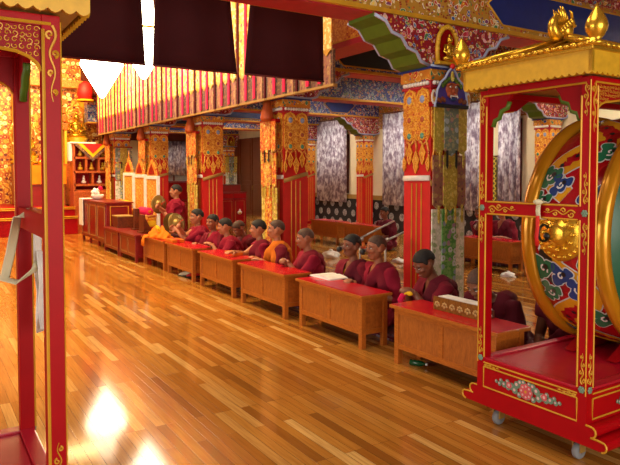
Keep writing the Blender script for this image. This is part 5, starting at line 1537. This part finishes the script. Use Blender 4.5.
G = 'monks seated along the desks'
MX = 4.06
ppl = [
 monk('person in dark maroon bent far forward at the nearest desk, beside the book rack', 4.2, 3.49, .1, 185, 44, 0, -5, 38, 0, 1.0, ((.42, .12, .33), (.42, -.1, .3)), (1.2, 1.2), 'skin3', 'stubble', 'maroon2', 'maroon2', 'maroon2', vneck=False, knees=.2, seed=1, bald=True),
 monk('person with thick black hair looking down at the yellow bundle in the hands', 4.10, 4.125, .075, 165, 20, 0, 2, 34, 0, 1.0, ((.33, .05, .44), (.35, -.07, .44)), (.6, .5), 'skin3', 'hair', 'maroon', 'maroon2', 'maroon2', (1.0, 1.0), knees=.2, seed=2),
 monk('person with shaved head and open collar at the right end of the second desk', MX, 4.985, .075, 170, 8, 0, 2, 6, 0, 1.02, ((.2, .16, .3), (.3, -.1, .4)), (1.0, .3), 'skin', 'stubble', 'crimson', 'maroon', 'skin', knees=.2, seed=3, bald=True),
 monk('person with yellow collar between microphone and open book at the second desk', MX, 5.43, .075, 178, 8, 0, 0, 4, 0, .99, ((.28, .12, .36), (.3, -.12, .4)), (1.0, .8), 'skin3', 'hair', 'maroon', 'maroon2', 'yellowcloth', knees=.2, seed=4),
 monk('person with shaved head in profile, hands clasped, at the third desk', MX, 6.30, .075, 165, 12, 0, -12, 8, 0, 1.0, ((.33, .04, .46), (.34, -.03, .46)), (1.0, .9), 'skin', 'stubble', 'crimson', 'maroon', 'saffron', (1.3, 1.3), knees=.2, seed=5, bald=True),
 monk('person with orange sash upright before the second hall column', MX, 7.16, .075, 165, 4, 0, -14, 0, 0, 1.04, ((.25, .13, .38), (.27, -.12, .38)), (1.0, .4), 'skin2', 'stubble', 'maroon', 'saffron', 'orangecloth', knees=.2, seed=6, bald=True),
 monk('person stretching a bare arm across the fourth desk', MX, 7.56, .075, 165, 10, 0, -14, 4, 0, 1.02, ((.24, .12, .36), (.45, .12, .46)), (.8, .2), 'skin2', 'hair', 'crimson', 'maroon', 'skin2', (.3, .3), knees=.2, seed=7),
 monk('person with long dark hair in profile, leaning over the fourth desk', MX, 8.49, .075, 162, 18, 0, -14, 8, 0, 1.0, ((.34, .1, .45), (.36, -.08, .45)), (1.0, .5), 'skin2', 'hair', 'crimson', 'crimson', 'maroon', knees=.2, seed=8),
 monk('person with bowed head half hidden behind the one with long dark hair', 4.5, 8.75, .075, 180, 26, 0, 0, 34, 0, .97, ((.3, .1, .3), (.3, -.1, .3)), (1.0, 1.0), 'skin', 'stubble', 'maroon2', 'maroon', 'maroon2', vneck=False, knees=.2, seed=9),
 monk('young person with cropped hair facing the camera beside the third hall column', MX, 9.22, .075, 190, 6, 0, 12, 6, 0, 1.0, ((.26, .12, .38), (.28, -.12, .4)), (1.0, .6), 'skin', 'hair', 'maroon', 'crimson', 'maroon', knees=.2, seed=10),
 monk('person with white collar holding the lower brass cymbal', MX, 9.87, .075, 178, 6, 0, -4, 2, 0, 1.06, ((.36, -.04, .54), (.38, .13, .6)), (.8, .2), 'skin2', 'hair', 'crimson', 'crimson', 'paper', (1.1, 1.1), palm=((0, 1, 0), (0, 1, 0)), knees=.2, seed=11),
 monk('person seated highest in profile, playing the upper brass cymbal', 4.12, 11.08, .52, 160, 4, 0, -8, 0, 0, 1.0, ((.3, -.05, .4), (.33, .12, .46)), (.9, .8), 'skin2', 'hair', 'crimson', 'crimson', 'maroon', (1.1, 1.1), palm=((0, 1, 0), (0, 1, 0)), knees=.2, seed=12),
 monk('person partly hidden under the drum, bare forearm hanging, right foreground', 4.35, 2.95, .075, 180, 24, 0, 0, 20, 0, 1.0, ((.28, .12, .2), (.32, -.1, .12)), (1.0, .3), 'skin3', 'hair', 'maroon2', 'maroon2', 'maroon2', vneck=False, knees=.2, seed=13),
]
for p in ppl: p['group'] = G
ppl2 = [
 monk('dark robed person at the end of the back row desk, behind the microphones', 8.55, 10.36, .02, 180, 8, 0, 0, 10, 0, 1.0, ((.25, .12, .25), (.25, -.12, .25)), (1.2, 1.2), 'skin3', 'hair', 'maroon2', 'maroon2', 'maroon2', vneck=False, knees=.27, wide=1.25, seed=14),
 monk('person raising a hand to the face behind the back row desk, beside the green pendant', 8.85, 7.95, .16, 180, 12, 0, 0, 10, 0, .98, ((.22, .12, .3), (.2, .16, .66)), (1.0, .4), 'skin3', 'stubble', 'maroon', 'maroon2', 'maroon2', pole=(-.25, -.6), seed=15),
 monk('person with open collar behind the back row desk, seen inside the drum frame', 8.85, 7.46, .2, 180, 10, 0, 0, 6, 0, .98, ((.26, .12, .3), (.26, -.12, .3)), (1.0, 1.0), 'skin', 'stubble', 'maroon', 'maroon2', 'skin', seed=16),
]
for p in ppl2: p['group'] = 'people of the back row'
tl = thing('floor_cushion', 'dark floor cushion under the back row people', 'cushion', (8.9, 7.7, 0))
b = MB(); b.box(-.3, .3, -.8, .8, 0, .2, .02); b.build('mattress', M['cushion'], tl)

# cymbals, domed brass discs
def cymbal(label, loc, nrm, r=.17):
    t = thing('cymbal', label, 'cymbal', loc, 0, 'brass cymbals')
    q = Vector(nrm).normalized().to_track_quat('Z', 'Y').to_matrix()
    b = MB()
    prof = [(r, 0), (r*.98, .006), (r*.72, .014), (r*.5, .022), (r*.46, .03), (r*.36, .06), (r*.2, .078), (.003, .084)]
    inn = [(a*.985, z-.004) for a, z in prof[::-1]]
    b.lathe(prof+inn[:-1]+[(r*.99, -.002)], n=36, rot=q); b.build('disc', M['brass'], t)
    b = MB(); b.ell(q @ Vector((0, 0, .088)), .012, 8, 6); b.tube([q @ Vector((0, 0, .085)), q @ Vector((.02, .03, .12)), q @ Vector((.05, .04, .13))], .006, 6); b.build('strap_knot', M['redwrap'], t)
cymbal('upper brass cymbal held before the yellow throne', (3.82, 11.28, 1.035), (.35, -1, .1), .175)
cymbal('lower brass cymbal held over the orange cloth', (3.72, 10.08, .76), (.35, -1, .25), .18)
cymbal('second brass cymbal half hidden behind the lower one', (3.68, 10.2, .76), (-.35, 1, -.1), .18)
# ------------------------------------------------------------------ light and camera
def area(name, loc, rot, sx, sy, power, col):
    l = bpy.data.lights.new(name, 'AREA'); l.shape = 'RECTANGLE'; l.size = sx; l.size_y = sy; l.energy = power; l.color = col
    o = bpy.data.objects.new(name, l); COL.objects.link(o); o.location = loc; o.rotation_euler = rot
    return o
for i, (x, y, lab) in enumerate(((9.4, 3.3, 'ceiling light panel over the near side aisle'), (9.4, 6.55, 'ceiling light panel between the first and second cross beams'), (9.4, 9.55, 'ceiling light panel between the second and third cross beams'),
    (9.4, 12.55, 'ceiling light panel between the third and fourth cross beams'), (9.4, 15.5, 'ceiling light panel between the fourth and fifth cross beams'), (8.4, 21.4, 'ceiling light panel at the far end window'), (9.4, 18.6, 'ceiling light panel over the dark red cupboards'))):
    ceil_light(lab, x, y)
WARM = (1, .70, .38)
area('hall_lamp', (1.8, 9.5, 6.0), (0, 0, 0), 3.0, 5.0, 800, WARM)  # unseen fill added over the hall, backing up the chandeliers
area('altar_lamp', (2.6, 16.6, 5.6), (R(20), 0, 0), 3.0, 2.0, 1000, (1, .62, .26))  # unseen fill added to brighten the altar
area('near_lamp', (0.5, 2.5, 6.0), (0, 0, 0), 3.0, 3.0, 150, (1, .9, .74))  # unseen fill added over the foreground
area('side_window_daylight', (WL+.1, 4.5, 2.2), (0, R(-90), 0), 2.6, 6.0, 560, (1, .93, .84))  # added fill for the hall-facing sides; the left wall has no window
area('door_daylight', (1.2, BY+.05, 1.9), (R(90), 0, 0), 4.0, 2.8, 260, (1, .95, .88))  # added fill behind the camera, standing in for flash; no door there
w = bpy.data.worlds.new('world'); S.world = w; w.use_nodes = True
w.node_tree.nodes['Background'].inputs[0].default_value = (.9, .7, .5, 1); w.node_tree.nodes['Background'].inputs[1].default_value = .05

cam = bpy.data.cameras.new('camera'); co = bpy.data.objects.new('camera', cam); COL.objects.link(co)
cam.sensor_width = 36; cam.sensor_fit = 'HORIZONTAL'; cam.lens = 622/620*36; cam.shift_y = -33.5/620; cam.clip_start = .05; cam.clip_end = 100
co.location = (0, 0, 1.6); co.rotation_euler = (R(90-2.3016), 0, R(-32.397))
S.camera = co
S.view_settings.view_transform = 'Standard'; S.view_settings.look = 'None'
S.view_settings.exposure = -0.08; S.view_settings.gamma = 1.0; S.view_settings.use_curve_mapping = False
S.cycles.max_bounces = 6; S.cycles.diffuse_bounces = 4; S.cycles.glossy_bounces = 3
S.cycles.sample_clamp_indirect = 6
